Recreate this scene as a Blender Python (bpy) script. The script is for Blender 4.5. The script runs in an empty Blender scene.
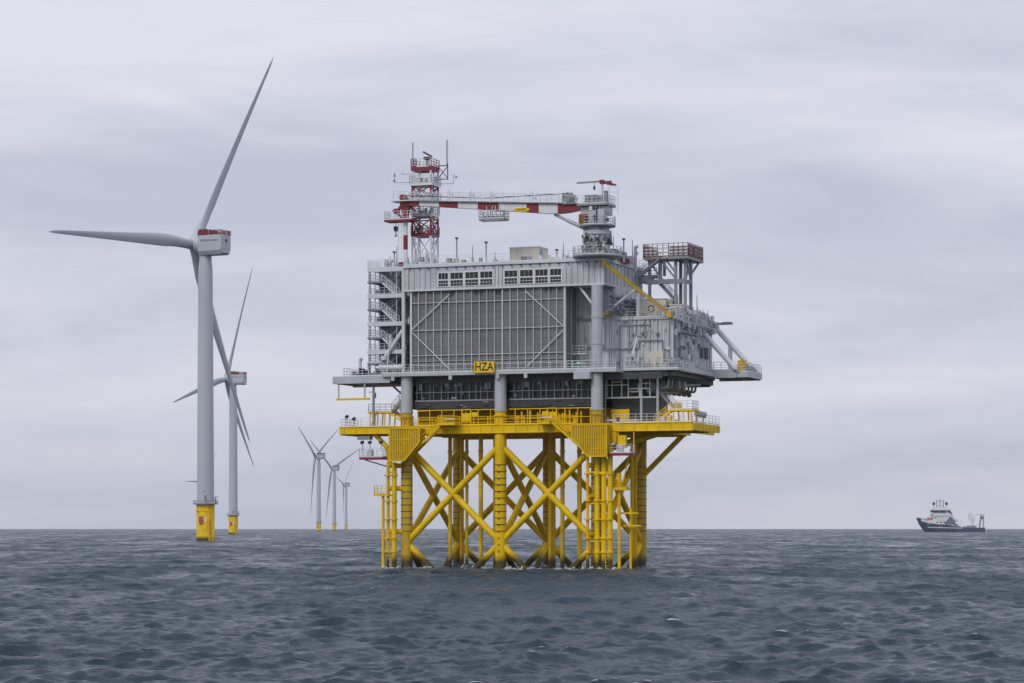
import bpy, math, random
import numpy as np
from mathutils import Vector, Matrix
random.seed(7)
R = math.radians
SC = bpy.context.scene
COL = SC.collection

# ------------------------------------------------------------------ camera, sky, sun, exposure
CAM_H = 5.4
cam_d = bpy.data.cameras.new('camera'); cam = bpy.data.objects.new('camera', cam_d); COL.objects.link(cam)
cam.location = (0, 0, CAM_H); cam.rotation_euler = (R(90), 0, 0)
cam_d.sensor_width = 36; cam_d.lens = 2600 / 1024 * 36; cam_d.shift_y = (528 - 341.5) / 1024
cam_d.clip_start = 1; cam_d.clip_end = 60000
SC.camera = cam
SUN_EL, SUN_AZ = 42, 215          # degrees; azimuth clockwise from +Y: behind the camera, to the left
wd = bpy.data.worlds.new('World'); SC.world = wd; wd.use_nodes = True
SC.view_settings.view_transform = 'Standard'; SC.view_settings.look = 'None'
SC.view_settings.exposure = 0.0; SC.view_settings.gamma = 1
sun_d = bpy.data.lights.new('sun', 'SUN'); sun_d.energy = 1.25; sun_d.angle = R(20); sun_d.color = (1, .96, .9)
sun = bpy.data.objects.new('sun', sun_d); COL.objects.link(sun)
az = R(SUN_AZ); el = R(SUN_EL)
sun.rotation_euler = Vector((math.sin(az)*math.cos(el), math.cos(az)*math.cos(el), math.sin(el))).to_track_quat('Z', 'Y').to_euler()

def sky_nodes():
    nt = wd.node_tree; nt.nodes.clear(); N = nt.nodes.new; L = nt.links.new
    out = N('ShaderNodeOutputWorld'); bg = N('ShaderNodeBackground')
    sky = N('ShaderNodeTexSky'); sky.sky_type = 'NISHITA'; sky.sun_disc = False
    sky.sun_elevation = el; sky.sun_rotation = az
    tc = N('ShaderNodeTexCoord'); sep = N('ShaderNodeSeparateXYZ'); L(tc.outputs['Generated'], sep.inputs[0])
    # cloud deck: streaky stratus, sampled on the sky direction, stretched along the horizon
    def noise(sx, sz, scale, det, rough, off, dist=0.0):
        m = N('ShaderNodeMapping'); m.inputs['Scale'].default_value = (sx, sx, sz); m.inputs['Location'].default_value = (off, off*.7, off*.3)
        m.inputs['Rotation'].default_value = (R(1.0), R(-3), 0)
        L(tc.outputs['Generated'], m.inputs[0])
        n = N('ShaderNodeTexNoise'); n.inputs['Scale'].default_value = scale; n.inputs['Detail'].default_value = det
        n.inputs['Roughness'].default_value = rough; n.inputs['Distortion'].default_value = dist
        L(m.outputs[0], n.inputs[0]); return n.outputs[0]
    a = noise(1, 6.5, 2.6, 5, .5, 3.1, .5); b = noise(1, 5.5, 9, 8, .62, 7.7, .9)
    mx = N('ShaderNodeMath'); mx.operation = 'MULTIPLY_ADD'; mx.inputs[1].default_value = .76; L(a, mx.inputs[0])
    m2 = N('ShaderNodeMath'); m2.operation = 'MULTIPLY'; m2.inputs[1].default_value = .24; L(b, m2.inputs[0]); L(m2.outputs[0], mx.inputs[2])
    ramp = N('ShaderNodeValToRGB'); e = ramp.color_ramp.elements
    e[0].position = .39; e[0].color = (.50, .53, .64, 1)
    e[1].position = .62; e[1].color = (.72, .73, .80, 1)
    e2 = e.new(.5); e2.color = (.605, .622, .716, 1)
    L(mx.outputs[0], ramp.inputs[0])
    # an overcast sky is brighter overhead than at the horizon
    mr = N('ShaderNodeMapRange'); mr.inputs['From Min'].default_value = .15; mr.inputs['From Max'].default_value = .9
    mr.inputs['To Min'].default_value = 10.7; mr.inputs['To Max'].default_value = 12.6; L(sep.outputs[2], mr.inputs[0])
    vm = N('ShaderNodeVectorMath'); vm.operation = 'SCALE'; L(ramp.outputs[0], vm.inputs[0]); L(mr.outputs[0], vm.inputs['Scale'])
    mix = N('ShaderNodeMix'); mix.data_type = 'RGBA'; mix.inputs[0].default_value = .95
    L(sky.outputs[0], mix.inputs[6]); L(vm.outputs[0], mix.inputs[7])
    bg.inputs[1].default_value = .1
    L(mix.outputs[2], bg.inputs[0]); L(bg.outputs[0], out.inputs[0])
sky_nodes()

# ------------------------------------------------------------------ materials
def newmat(name):
    m = bpy.data.materials.new(name); m.use_nodes = True
    return m, m.node_tree, m.node_tree.nodes['Principled BSDF']
def paint(name, col, rough=.45, var=.18, rust=0.0, rustcol=(.16, .07, .03), scale=.5, metal=0.0, panel=None, bump=0.02):
    """painted steel: uneven tone, grime streaks running down, a little rust"""
    m, nt, p = newmat(name); N = nt.nodes.new; L = nt.links.new
    tc = N('ShaderNodeTexCoord')
    def noise(vec, sc, det, ro):
        mp = N('ShaderNodeMapping'); mp.inputs['Scale'].default_value = vec; L(tc.outputs['Object'], mp.inputs[0])
        n = N('ShaderNodeTexNoise'); n.inputs['Scale'].default_value = sc; n.inputs['Detail'].default_value = det; n.inputs['Roughness'].default_value = ro
        L(mp.outputs[0], n.inputs[0]); return n.outputs[0]
    big = noise((1, 1, 1), scale, 5, .6)
    r1 = N('ShaderNodeValToRGB'); e = r1.color_ramp.elements
    e[0].position = .3; e[0].color = tuple(c*(1-var) for c in col)+(1,)
    e[1].position = .7; e[1].color = tuple(min(1, c*(1+var*.5)) for c in col)+(1,)
    L(big, r1.inputs[0]); cur = r1.outputs[0]
    st = noise((2.2, 2.2, .22), 1.3, 6, .65)                # streaks
    r2 = N('ShaderNodeMapRange'); r2.inputs['From Min'].default_value = .52; r2.inputs['From Max'].default_value = .78; r2.inputs['To Max'].default_value = .5*var/.18
    L(st, r2.inputs[0])
    mx = N('ShaderNodeMix'); mx.data_type = 'RGBA'; L(r2.outputs[0], mx.inputs[0]); L(cur, mx.inputs[6]); mx.inputs[7].default_value = tuple(c*.55 for c in col)+(1,)
    cur = mx.outputs[2]
    if rust > 0:
        ru = noise((1.6, 1.6, .5), 1.9, 8, .7)
        r3 = N('ShaderNodeMapRange'); r3.inputs['From Min'].default_value = .66-.12*rust; r3.inputs['From Max'].default_value = .74; r3.inputs['To Max'].default_value = .8
        L(ru, r3.inputs[0])
        m3 = N('ShaderNodeMix'); m3.data_type = 'RGBA'; L(r3.outputs[0], m3.inputs[0]); L(cur, m3.inputs[6]); m3.inputs[7].default_value = rustcol+(1,)
        cur = m3.outputs[2]
    L(cur, p.inputs['Base Color']); p.inputs['Roughness'].default_value = rough; p.inputs['Metallic'].default_value = metal
    if bump:
        bn = N('ShaderNodeBump'); bn.inputs['Strength'].default_value = .25; bn.inputs['Distance'].default_value = bump
        L(big, bn.inputs['Height']); L(bn.outputs[0], p.inputs['Normal'])
    return m
def dull(m):
    m.node_tree.nodes['Principled BSDF'].inputs['Specular IOR Level'].default_value = .25; return m
def jacket_paint(name='jacket_yellow', col=(.82, .535, .003), rust=.4):
    """yellow coating: stained and weedy towards the splash zone"""
    m = paint(name, col, .5, .2, rust, (.24, .12, .02))
    nt = m.node_tree; N = nt.nodes.new; L = nt.links.new; p = nt.nodes['Principled BSDF']
    src = p.inputs['Base Color'].links[0].from_socket
    g = N('ShaderNodeNewGeometry'); s = N('ShaderNodeSeparateXYZ'); L(g.outputs['Position'], s.inputs[0])
    n = N('ShaderNodeTexNoise'); n.inputs['Scale'].default_value = .9; n.inputs['Detail'].default_value = 5
    a = N('ShaderNodeMath'); a.operation = 'MULTIPLY_ADD'; a.inputs[1].default_value = -2.2; L(n.outputs[0], a.inputs[0]); L(s.outputs[2], a.inputs[2])
    mr = N('ShaderNodeMapRange'); mr.inputs['From Min'].default_value = 1.15; mr.inputs['From Max'].default_value = .1; mr.inputs['To Min'].default_value = 0; mr.inputs['To Max'].default_value = .93
    L(a.outputs[0], mr.inputs[0])
    mx = N('ShaderNodeMix'); mx.data_type = 'RGBA'; L(mr.outputs[0], mx.inputs[0]); L(src, mx.inputs[6]); mx.inputs[7].default_value = (.022, .026, .012, 1)
    L(mx.outputs[2], p.inputs['Base Color'])
    return m
M = {}
M['jacket'] = dull(jacket_paint())
M['shaft'] = paint('shaded_panel_yellow', (.50, .31, .006), .55, .25, .5)  # darker yellow: shade in grille gaps and under the deck painted in
M['stained'] = jacket_paint('stained_leg_yellow', (.60, .385, .008), .95)
M['yellow'] = dull(paint('yellow_paint', (.82, .535, .003), .5, .16, .3, (.24, .12, .02)))
M['sign_yellow'] = paint('sign_yellow', (.86, .55, .01), .5, .04, 0, bump=0)
M['grey'] = paint('light_grey_paint', (.47, .49, .52), .45, .12, .12, (.22, .15, .1))
M['pale'] = paint('pale_grey_paint', (.62, .64, .66), .45, .1, .1, (.3, .2, .14))
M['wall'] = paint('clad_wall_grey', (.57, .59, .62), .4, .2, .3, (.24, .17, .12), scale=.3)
M['steel'] = paint('mid_grey_steel', (.26, .275, .30), .5, .2, .25)
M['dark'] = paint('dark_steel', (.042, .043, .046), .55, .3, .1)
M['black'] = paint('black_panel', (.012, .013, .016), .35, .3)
M['louver'] = paint('louver_screen', (.185, .186, .19), .6, .24, .05, scale=.22)
M['red'] = paint('red_paint', (.235, .016, .03), .45, .15, .15)
M['white'] = paint('white_paint', (.74, .74, .75), .4, .09, .15, (.35, .22, .15))
M['beige'] = paint('beige_cabin', (.62, .58, .49), .5, .1, .12, (.3, .2, .12))
M['sign_red'] = paint('sign_red', (.42, .03, .03), .5, .1)
M['turbine'] = paint('turbine_coat', (.47, .50, .54), .35, .05, 0, scale=.05, bump=0)
M['glass'] = paint('dark_glass', (.02, .023, .028), .12, .3, bump=0)
M['green'] = paint('green_paint', (.03, .22, .10), .4, .1)
M['hull'] = paint('hull_blue', (.035, .055, .11), .4, .15, .1)
M['ship_white'] = paint('ship_white', (.70, .72, .75), .4, .08, .08)
M['ship_blue'] = paint('ship_blue', (.14, .17, .25), .4, .1)
M['shaded_steel'] = paint('shaded_deck_steel', (.055, .06, .068), .5, .25, .2)  # steel colour darkened to carry the deep shade under the main deck
M['brown'] = paint('brown_primer', (.22, .085, .03), .5, .25)
M['wall_shaded'] = paint('clad_wall_shaded', (.30, .315, .34), .5, .15, .1)  # clad wall colour darkened: shade behind the stairs painted in
M['rail_red'] = paint('weathered_red', (.155, .042, .042), .55, .25, .2)
M['orange'] = paint('orange_paint', (.62, .13, .03), .4, .1)
M['lettering'] = paint('black_lettering', (.012, .012, .012), .5, .02, bump=0)

# ------------------------------------------------------------------ mesh builder
class MB:
    def __init__(s): s.v = []; s.f = []; s.sm = []
    def poly(s, pts, faces, smooth=False):
        b = len(s.v); s.v += [tuple(p) for p in pts]
        for f in faces: s.f.append(tuple(i+b for i in f)); s.sm.append(smooth)
        return s
    def box(s, x0, y0, z0, x1, y1, z1):
        x0, x1 = sorted((x0, x1)); y0, y1 = sorted((y0, y1)); z0, z1 = sorted((z0, z1))
        return s.poly([(x0,y0,z0),(x1,y0,z0),(x1,y1,z0),(x0,y1,z0),(x0,y0,z1),(x1,y0,z1),(x1,y1,z1),(x0,y1,z1)],
                      [(0,3,2,1),(4,5,6,7),(0,1,5,4),(1,2,6,5),(2,3,7,6),(3,0,4,7)])
    def frame_of(s, p, q):
        p = Vector(p); q = Vector(q); d = (q-p).normalized()
        up = Vector((0,0,1)) if abs(d.z) < .95 else Vector((0,1,0))
        a = d.cross(up).normalized(); b = a.cross(d).normalized()
        return p, q, a, b
    def bar(s, p, q, w, h=None):
        h = w if h is None else h
        p, q, a, b = s.frame_of(p, q); a = a*w/2; b = b*h/2
        return s.poly([p-a-b, p+a-b, p+a+b, p-a+b, q-a-b, q+a-b, q+a+b, q-a+b],
                      [(0,1,2,3)[::-1],(4,5,6,7),(0,1,5,4),(1,2,6,5),(2,3,7,6),(3,0,4,7)])
    def tube(s, p, q, r, n=12, r2=None, caps=True):
        r2 = r if r2 is None else r2
        p, q, a, b = s.frame_of(p, q)
        pts = [c + a*(rr*math.cos(2*math.pi*i/n)) + b*(rr*math.sin(2*math.pi*i/n)) for c, rr in ((p, r), (q, r2)) for i in range(n)]
        s.poly(pts, [(i, (i+1) % n, n+(i+1) % n, n+i) for i in range(n)], True)
        if caps:
            s.poly(pts[:n], [tuple(range(n))[::-1]]); s.poly(pts[n:], [tuple(range(n))])      # caps keep their own vertices: crisp edges
        return s
    def path(s, pts, r, n=6):
        for p, q in zip(pts, pts[1:]): s.tube(p, q, r, n)
        return s
    def lathe(s, c, prof, n=24):
        """prof: (radius, z) list about the vertical axis through c"""
        ring = lambda r, z: [(c[0]+r*math.cos(2*math.pi*i/n), c[1]+r*math.sin(2*math.pi*i/n), c[2]+z) for i in range(n)]
        last = None; prev = None
        for (r0, z0), (r1, z1) in zip(prof, prof[1:]):
            ang = math.atan2(z1-z0, r1-r0)
            if prev is None or abs(ang-prev) > .5: last = len(s.v); s.v += ring(r0, z0)
            k = len(s.v); s.v += ring(r1, z1)
            for i in range(n): s.f.append((last+i, last+(i+1) % n, k+(i+1) % n, k+i)); s.sm.append(n > 8)
            last = k; prev = ang
        s.poly(ring(*prof[0]), [tuple(range(n))[::-1]]); s.poly(ring(*prof[-1]), [tuple(range(n))])
        return s
    def prism(s, poly, y0, y1):
        """poly of (x, z) extruded along y"""
        n = len(poly)
        return s.poly([(x, y0, z) for x, z in poly]+[(x, y1, z) for x, z in poly],
                      [tuple(range(n)), tuple(range(2*n-1, n-1, -1))]+[(i, n+i, n+(i+1) % n, (i+1) % n) for i in range(n)])
    def rail(s, pts, h=1.1, step=1.5, t=.055, rails=(1.0, .66, .33), toe=True):
        for p, q in zip(pts, pts[1:]):
            p = Vector(p); q = Vector(q); L = (q-p).length; n = max(1, round(L/step))
            for i in range(n+1):
                c = p.lerp(q, i/n); s.bar(c, c+Vector((0,0,h)), t)
            for k in rails: s.bar(p+Vector((0,0,h*k)), q+Vector((0,0,h*k)), t*.85)
            if toe: s.bar(p+Vector((0,0,.08)), q+Vector((0,0,.08)), .03, .15)
        return s
    def ribs(s, x0, x1, y, z0, z1, step=.55, w=.2, d=.13, axis='x'):
        """trapezoid cladding ribs standing proud of a wall, towards -y (axis x) or +x (axis y, y = the x of the wall)"""
        n = int((x1-x0)/step)
        for i in range(n):
            a = x0+(i+.5)*(x1-x0)/n
            if axis == 'x': s.poly([(a-w, y, z0),(a-w*.5, y-d, z0),(a+w*.5, y-d, z0),(a+w, y, z0),(a-w, y, z1),(a-w*.5, y-d, z1),(a+w*.5, y-d, z1),(a+w, y, z1)],
                                   [(0,1,5,4),(1,2,6,5),(2,3,7,6),(0,3,2,1),(4,5,6,7)])
            else: s.poly([(y, a-w, z0),(y+d, a-w*.5, z0),(y+d, a+w*.5, z0),(y, a+w, z0),(y, a-w, z1),(y+d, a-w*.5, z1),(y+d, a+w*.5, z1),(y, a+w, z1)],
                         [(0,1,5,4),(1,2,6,5),(2,3,7,6),(0,3,2,1),(4,5,6,7)])
        return s
    def ladder(s, p, q, w=.5, side=(1,0,0), t=.06, step=.4):
        p = Vector(p); q = Vector(q); d = Vector(side)*w/2
        s.bar(p-d, q-d, t); s.bar(p+d, q+d, t); n = max(2, int((q-p).length/step))
        for i in range(1, n): c = p.lerp(q, i/n); s.bar(c-d, c+d, t*.7)
        return s
    def stair(s, p, q, w=.9, side=(0,1,0), rail=True, t=.06):
        """flight of steps from p (low) to q (high)"""
        p = Vector(p); q = Vector(q); d = Vector(side)*w/2
        for e in (-1, 1):
            s.bar(p+d*e, q+d*e, .07, .26)
            if rail:
                up = Vector((0,0,1.0)); s.bar(p+d*e+up, q+d*e+up, t); s.bar(p+d*e+up*.5, q+d*e+up*.5, t*.8)
                for i in range(4): c = p.lerp(q, i/3)+d*e; s.bar(c, c+up, t)
        n = max(3, int(abs(q.z-p.z)/.25))
        for i in range(n):
            c = p.lerp(q, (i+.5)/n); s.bar(c-d, c+d, .25, .04)
        return s
    def build(s, name, mat, parent=None, off=None):
        me = bpy.data.meshes.new(name)
        off = BASE.get(parent.name, (0,0,0)) if (off is None and parent is not None) else (off or (0,0,0))
        me.from_pydata([(a-off[0], b-off[1], c-off[2]) for a, b, c in s.v], [], s.f)
        me.polygons.foreach_set('use_smooth', s.sm); me.materials.append(M[mat] if isinstance(mat, str) else mat); me.update()
        o = bpy.data.objects.new(name, me); COL.objects.link(o)
        if parent is not None:
            o.parent = parent; BASE[o.name] = off
        return o
def build_each(b, name, mats, parent, limit=100):
    """every separate piece collected in b becomes a part of its own (mats: one material, or several taken in turn)"""
    mats = [mats] if isinstance(mats, str) else mats
    par = list(range(len(b.v)))
    def find(i):
        while par[i] != i: par[i] = par[par[i]]; i = par[i]
        return i
    for f in b.f:
        for i in f[1:]: par[find(i)] = find(f[0])
    groups = {}
    for f, sm in zip(b.f, b.sm): groups.setdefault(find(f[0]), []).append((f, sm))
    for n, fs in enumerate(list(groups.values())[:limit]):
        idx = sorted({i for f, _ in fs for i in f}); m = {i: k for k, i in enumerate(idx)}
        q = MB(); q.v = [b.v[i] for i in idx]; q.f = [tuple(m[i] for i in f) for f, _ in fs]; q.sm = [sm for _, sm in fs]
        q.build(name, mats[n % len(mats)], parent)
BASE = {}
def tag(o, label=None, cat=None, group=None, kind=None):
    for k, v in (('label', label), ('category', cat), ('group', group), ('kind', kind)):
        if v: o[k] = v
    return o
# platform frame: u runs along the front (right end nearer), v away from the camera, z up
TH = R(21); PX, PY = 10.887, 333.0
def world(u, v, z=0.0): return Vector((PX+u*math.cos(TH)+v*math.sin(TH), PY-u*math.sin(TH)+v*math.cos(TH), z))
def thing(name, label, cat, base=(0,0,0), group=None):
    """an Empty at the thing's base on the platform; its parts are given in platform coordinates"""
    o = bpy.data.objects.new(name, None); COL.objects.link(o)
    o.location = world(*base); o.rotation_euler = (0, 0, -TH); o.empty_display_size = .5
    BASE[o.name] = base
    return tag(o, label, cat, group)
def text_mesh(s, size, mat, name, parent, loc, rot, thick=.02, sx=1.0):
    cu = bpy.data.curves.new(name, 'FONT'); cu.body = s; cu.size = size; cu.extrude = thick; cu.align_x = 'CENTER'; cu.align_y = 'CENTER'; cu.resolution_u = 3; cu.offset = .012*size/1.75
    t = bpy.data.objects.new('tmp', cu); COL.objects.link(t)
    me = bpy.data.meshes.new_from_object(t.evaluated_get(bpy.context.evaluated_depsgraph_get()))
    bpy.data.objects.remove(t); me.name = name; me.materials.clear(); me.materials.append(M[mat])
    o = bpy.data.objects.new(name, me); COL.objects.link(o); o.parent = parent
    b = BASE.get(parent.name, (0,0,0)); o.location = [loc[i]-b[i] for i in range(3)]; o.rotation_euler = rot; o.scale = (sx, 1, 1)
    return o

# ------------------------------------------------------------------ the sea
LEGS = [(u, v) for v in (0, 18) for u in (-26.5, -13.25, 0)]
def build_sea():
    rng = np.random.default_rng(11)
    def steps(lo, hi, f):
        d = [lo]
        while d[-1] < hi: d.append(d[-1]*(1+f(d[-1])))
        return np.array(d)
    NW = 170
    lam = np.exp(np.linspace(math.log(.5), math.log(38), NW)); lam *= np.exp(rng.normal(0, .02, NW))
    lp = 3.0
    amp = (.0060*lam*(lam/3.4)**-.3)*np.where(lam > lp, np.exp(-((lam/lp-1)**2)*.5)*.55+.45*np.minimum(1, 9/lam), 1.0)
    ang = R(-74)+rng.normal(0, 1, NW)*np.where(lam > 10, R(24), R(42))      # travel direction, from +x; towards the camera and to the right
    ph = rng.uniform(0, 2*math.pi, NW)
    def patch(d, th, drop=0.0):
        """one polar sheet of water; waves too short for its mesh go into the roughness instead"""
        nr, nc = len(d), len(th)
        x0 = (np.sin(th)[None, :]*d[:, None]).astype(np.float32); y0 = (np.cos(th)[None, :]*d[:, None]).astype(np.float32)
        dr = np.gradient(d)[:, None]; dc = (d*(th[1]-th[0]))[:, None]
        X = x0.copy(); Y = y0.copy(); Z = np.zeros_like(x0); crest = np.zeros_like(x0); lost = np.zeros((nr, 1))
        for L_, a, t, f in zip(lam, amp, ang, ph):
            k = 2*math.pi/L_; kx, ky = k*math.cos(t), k*math.sin(t)
            step = abs(ky)*dr+abs(kx)*dc if nc < 1000 and th[-1]-th[0] < 2 else k*np.maximum(dr, dc)
            w = np.clip((2.6-step)/1.6, 0, 1); w = w*w*(3-2*w)
            lost += (1-w**2)*(a*k)**2/2
            nz = int((w > 0).sum())
            if nz == 0: continue
            p = kx*x0[:nz]+ky*y0[:nz]+f; c = np.cos(p); s_ = np.sin(p); wa = (w[:nz]*a).astype(np.float32)
            Z[:nz] += wa*c; X[:nz] -= 1.05*wa*math.cos(t)*s_; Y[:nz] -= 1.05*wa*math.sin(t)*s_
            crest[:nz] += wa*k*c
        foam = np.zeros_like(x0)                               # the platform's own wash
        for u, v in LEGS+[(-28.6, -1.5), (1.2, -1.5)]:
            p = world(u, v); rr = np.hypot(X-p.x, (Y-p.y)); foam += np.exp(-((rr-.8)/2.0)**2)
        i = np.arange((nr-1)*nc).reshape(nr-1, nc)[:, :-1].ravel()
        quads = np.stack([i, i+1, i+nc+1, i+nc], -1).astype(np.int32)
        return np.stack([X, Y, Z-drop], -1).reshape(-1, 3).astype(np.float32), quads, crest.ravel(), foam.ravel(), np.repeat(lost, nc, 1).ravel()
    main = steps(58.0, 14500, lambda d: .0019 if d < 700 else .0019+.003*min(1, (d-700)/2000))
    sheets = [patch(main, np.linspace(-R(16.5), R(16.5), 900)),
              patch(steps(3.0, 58.2, lambda d: .009), np.linspace(-R(16.6), R(16.6), 420), .02),
              patch(steps(3.0, 14500, lambda d: .009), np.linspace(R(16.4), R(343.6), 800), .03)]
    co, quads, crest, foam, lost = [], [], [], [], []; base = 0
    for c_, q_, k_, f_, l_ in sheets:
        co.append(c_); quads.append(q_+base); crest.append(k_); foam.append(f_); lost.append(l_); base += len(c_)
    co = np.concatenate(co); quads = np.ascontiguousarray(np.concatenate(quads)); nv = len(co); nq = len(quads)
    me = bpy.data.meshes.new('sea')
    me.vertices.add(nv); me.vertices.foreach_set('co', co.ravel())
    me.loops.add(nq*4); me.loops.foreach_set('vertex_index', quads.ravel())
    me.polygons.add(nq); me.polygons.foreach_set('loop_start', np.arange(0, nq*4, 4, dtype=np.int32))
    me.polygons.foreach_set('loop_total', np.full(nq, 4, dtype=np.int32))
    me.update(calc_edges=True); me.polygons.foreach_set('use_smooth', np.ones(nq, dtype=bool))
    for nm, arr in (('crest', crest), ('wash', foam), ('rough_sea', lost)):
        at = me.attributes.new(nm, 'FLOAT', 'POINT'); at.data.foreach_set('value', np.concatenate(arr).astype(np.float32))
    m, nt, p = newmat('sea_water'); N = nt.nodes.new; L = nt.links.new
    def attr(n): a = N('ShaderNodeAttribute'); a.attribute_name = n; return a.outputs['Fac']
    def math_(op, a, b=None, c=None, clamp=False):
        n = N('ShaderNodeMath'); n.operation = op; n.use_clamp = clamp
        for i_, q in enumerate((a, b, c)):
            if q is None: continue
            if isinstance(q, (int, float)): n.inputs[i_].default_value = q
            else: L(q, n.inputs[i_])
        return n.outputs[0]
    tc = N('ShaderNodeTexCoord')
    def noise(scale, vec, det=5, ro=.6, dist=0):
        mp = N('ShaderNodeMapping'); mp.inputs['Scale'].default_value = vec; L(tc.outputs['Object'], mp.inputs[0])
        n = N('ShaderNodeTexNoise'); n.inputs['Scale'].default_value = scale; n.inputs['Detail'].default_value = det; n.inputs['Roughness'].default_value = ro; n.inputs['Distortion'].default_value = dist
        L(mp.outputs[0], n.inputs[0]); return n.outputs[0]
    fine = noise(6.5, (1, 1, 1), 5, .65, .4); mid = noise(1.7, (.8, 1.1, 1), 6, .62, .7); gust = noise(.035, (1, .3, 1), 8, .68, .6); cat = noise(.13, (1, .28, 1), 6, .7, .5)
    h = math_('MULTIPLY', math_('MULTIPLY_ADD', fine, .06, math_('MULTIPLY', mid, .27)), math_('MULTIPLY_ADD', gust, 1.6, .2))
    bn = N('ShaderNodeBump'); bn.inputs['Strength'].default_value = 1.0; bn.inputs['Distance'].default_value = 1.0; L(h, bn.inputs['Height'])
    L(bn.outputs[0], p.inputs['Normal'])
    lost_r = math_('SQRT', math_('SQRT', math_('MULTIPLY', attr('rough_sea'), .07)))
    rough = math_('ADD', math_('MAXIMUM', lost_r, .04), math_('MULTIPLY', math_('SUBTRACT', math_('MULTIPLY_ADD', gust, .5, math_('MULTIPLY', cat, .5)), .47), math_('MULTIPLY_ADD', attr('rough_sea'), 26, .4)), clamp=True)
    # foam: only the steepest crests and the water about the legs
    patch = noise(.055, (1, .8, 1), 3, .6); lace = noise(1.5, (.6, 1, 1), 6, .7, 1.0)
    cap = math_('MULTIPLY', math_('SUBTRACT', attr('crest'), .66, clamp=True), math_('SUBTRACT', patch, .50, clamp=True), clamp=True)
    cap = math_('MULTIPLY', cap, 150, clamp=True)
    wash = math_('MULTIPLY', attr('wash'), 1.1, clamp=True)
    fo = math_('MULTIPLY', math_('MAXIMUM', cap, wash), math_('MULTIPLY_ADD', lace, 6, -2.5, clamp=True), clamp=True)
    mix = N('ShaderNodeMix'); mix.data_type = 'RGBA'; L(fo, mix.inputs[0]); mix.inputs[6].default_value = (.012, .036, .056, 1); mix.inputs[7].default_value = (.62, .66, .70, 1)
    L(mix.outputs[2], p.inputs['Base Color'])
    L(math_('MAXIMUM', rough, fo), p.inputs['Roughness'])
    p.inputs['IOR'].default_value = 1.333
    me.materials.append(m)
    o = bpy.data.objects.new('sea', me); COL.objects.link(o); o['kind'] = 'structure'
build_sea()

def build_foam():
    rng = random.Random(5); b = MB()
    spots = [(u, v, .8, 46) for u, v in LEGS]+[(-28.55, -1.5, .3, 16), (-27.65, -1.5, .4, 16), (-.75, -1.5, .3, 16), (.55, -1.5, .4, 16), (1.45, -1.5, .4, 16), (2.3, -1.5, .4, 14), (-22.9, 0, .5, 24), (-16.8, 0, .5, 24), (-9.6, 0, .5, 24), (-3.6, 0, .5, 24), (-20.6, 6.5, .3, 10), (-17.6, 4, .3, 12), (-7.6, 8, .3, 10)]
    for u, v, r, n in spots:
        side = rng.uniform(0, 6.28)
        for k in range(int(n*.8)):
            a = side+rng.gauss(0, 1.1); q = r+abs(rng.gauss(0, .55)); h = rng.uniform(.05, .2)*(1.7 if q < r+.3 else 1); w = rng.uniform(.1, .42)
            p = world(u+q*math.cos(a)*1.3, v+q*math.sin(a)); z = rng.uniform(-.02, .22)*(1.4 if q < r+.3 else .6)
            m = 7; pts = [(p.x+w*rng.uniform(.7, 1.3)*math.cos(2*math.pi*i/m), p.y+w*rng.uniform(.7, 1.3)*math.sin(2*math.pi*i/m), z) for i in range(m)]+[(p.x+rng.uniform(-.1, .1), p.y, z+h), (p.x, p.y, z-.15)]
            b.poly(pts, [(i, (i+1) % m, m) for i in range(m)]+[((i+1) % m, i, m+1) for i in range(m)], True)
    tag(b.build('sea_foam', paint('sea_foam', (.50, .54, .56), .8, .3, bump=0)), kind='stuff')
build_foam()

# ------------------------------------------------------------------ steel jacket
jk = thing('steel_jacket', 'yellow tubular steel jacket with crossed braces and a railed deck, standing in the sea', 'jacket foundation', (-13.25, 9, 0))
for (u, v) in LEGS:
    b = MB(); b.tube((u, v, -6), (u, v, 20.5), .76, 20)
    b.tube((u, v, 14.9), (u, v, 17.6), .79, 20); b.tube((u, v, 2.6), (u, v, 4.6), .785, 20)
    for k in range(8):
        a = k*math.pi/4; b.bar((u+.8*math.cos(a), v+.8*math.sin(a), 18.7), (u+.8*math.cos(a), v+.8*math.sin(a), 20.1), .08, .2)
    b.tube((u, v, 19.9), (u, v, 20.1), .92, 20)
    leg = b.build('leg', 'jacket' if (u, v) == (-13.25, 0) else 'stained', jk)
    r = MB()
    for k in range(11): r.tube((u, v, 4.95+k*.86), (u, v, 5.05+k*.86), .79, 20)
    r.build('ring_bands', 'dark', leg)
    if (u, v) == (-13.25, 0):
        mk = MB()
        for k in range(14):                                    # draught marks up the middle leg
            z = 2.2+k*.86; mk.box(u-.1, v-.80, z, u-.02, v-.74, z+.28)
            mk.box(u+.06, v-.80, z+.02, u+.16, v-.74, z+.26)
        mk.build('draught_marks', 'lettering', leg)
    c = MB(); c.tube((u, v, 20.5), (u, v, 25.31), .78, 20); c.tube((u, v, 20.5), (u, v, 20.8), .84, 20)
    c.build('column_stub', 'grey', jk)
def xbrace(p, q, r=.43):
    p = Vector((p[0], p[1], 0)); q = Vector((q[0], q[1], 0)); zt, zb = 16.2, 3.5
    for a, c in ((p, q), (q, p)):
        MB().tube(a+Vector((0,0,zt)), c+Vector((0,0,zb)), r, 14).build('brace', 'jacket', jk)
        m = a.lerp(c, .5); MB().tube(a+Vector((0,0,zb)), m+Vector((0,0,-3.0)), r, 14).build('brace', 'jacket', jk)
for v in (0, 18):
    xbrace((-26.5, v), (-13.25, v)); xbrace((-13.25, v), (0, v))
for u in (-26.5, -13.25, 0): xbrace((u, 0), (u, 18))
MB().tube((.3, 18, 12.4), (6.0, 18, 17.9), .36, 12).build('knee_brace', 'jacket', jk)
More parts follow.
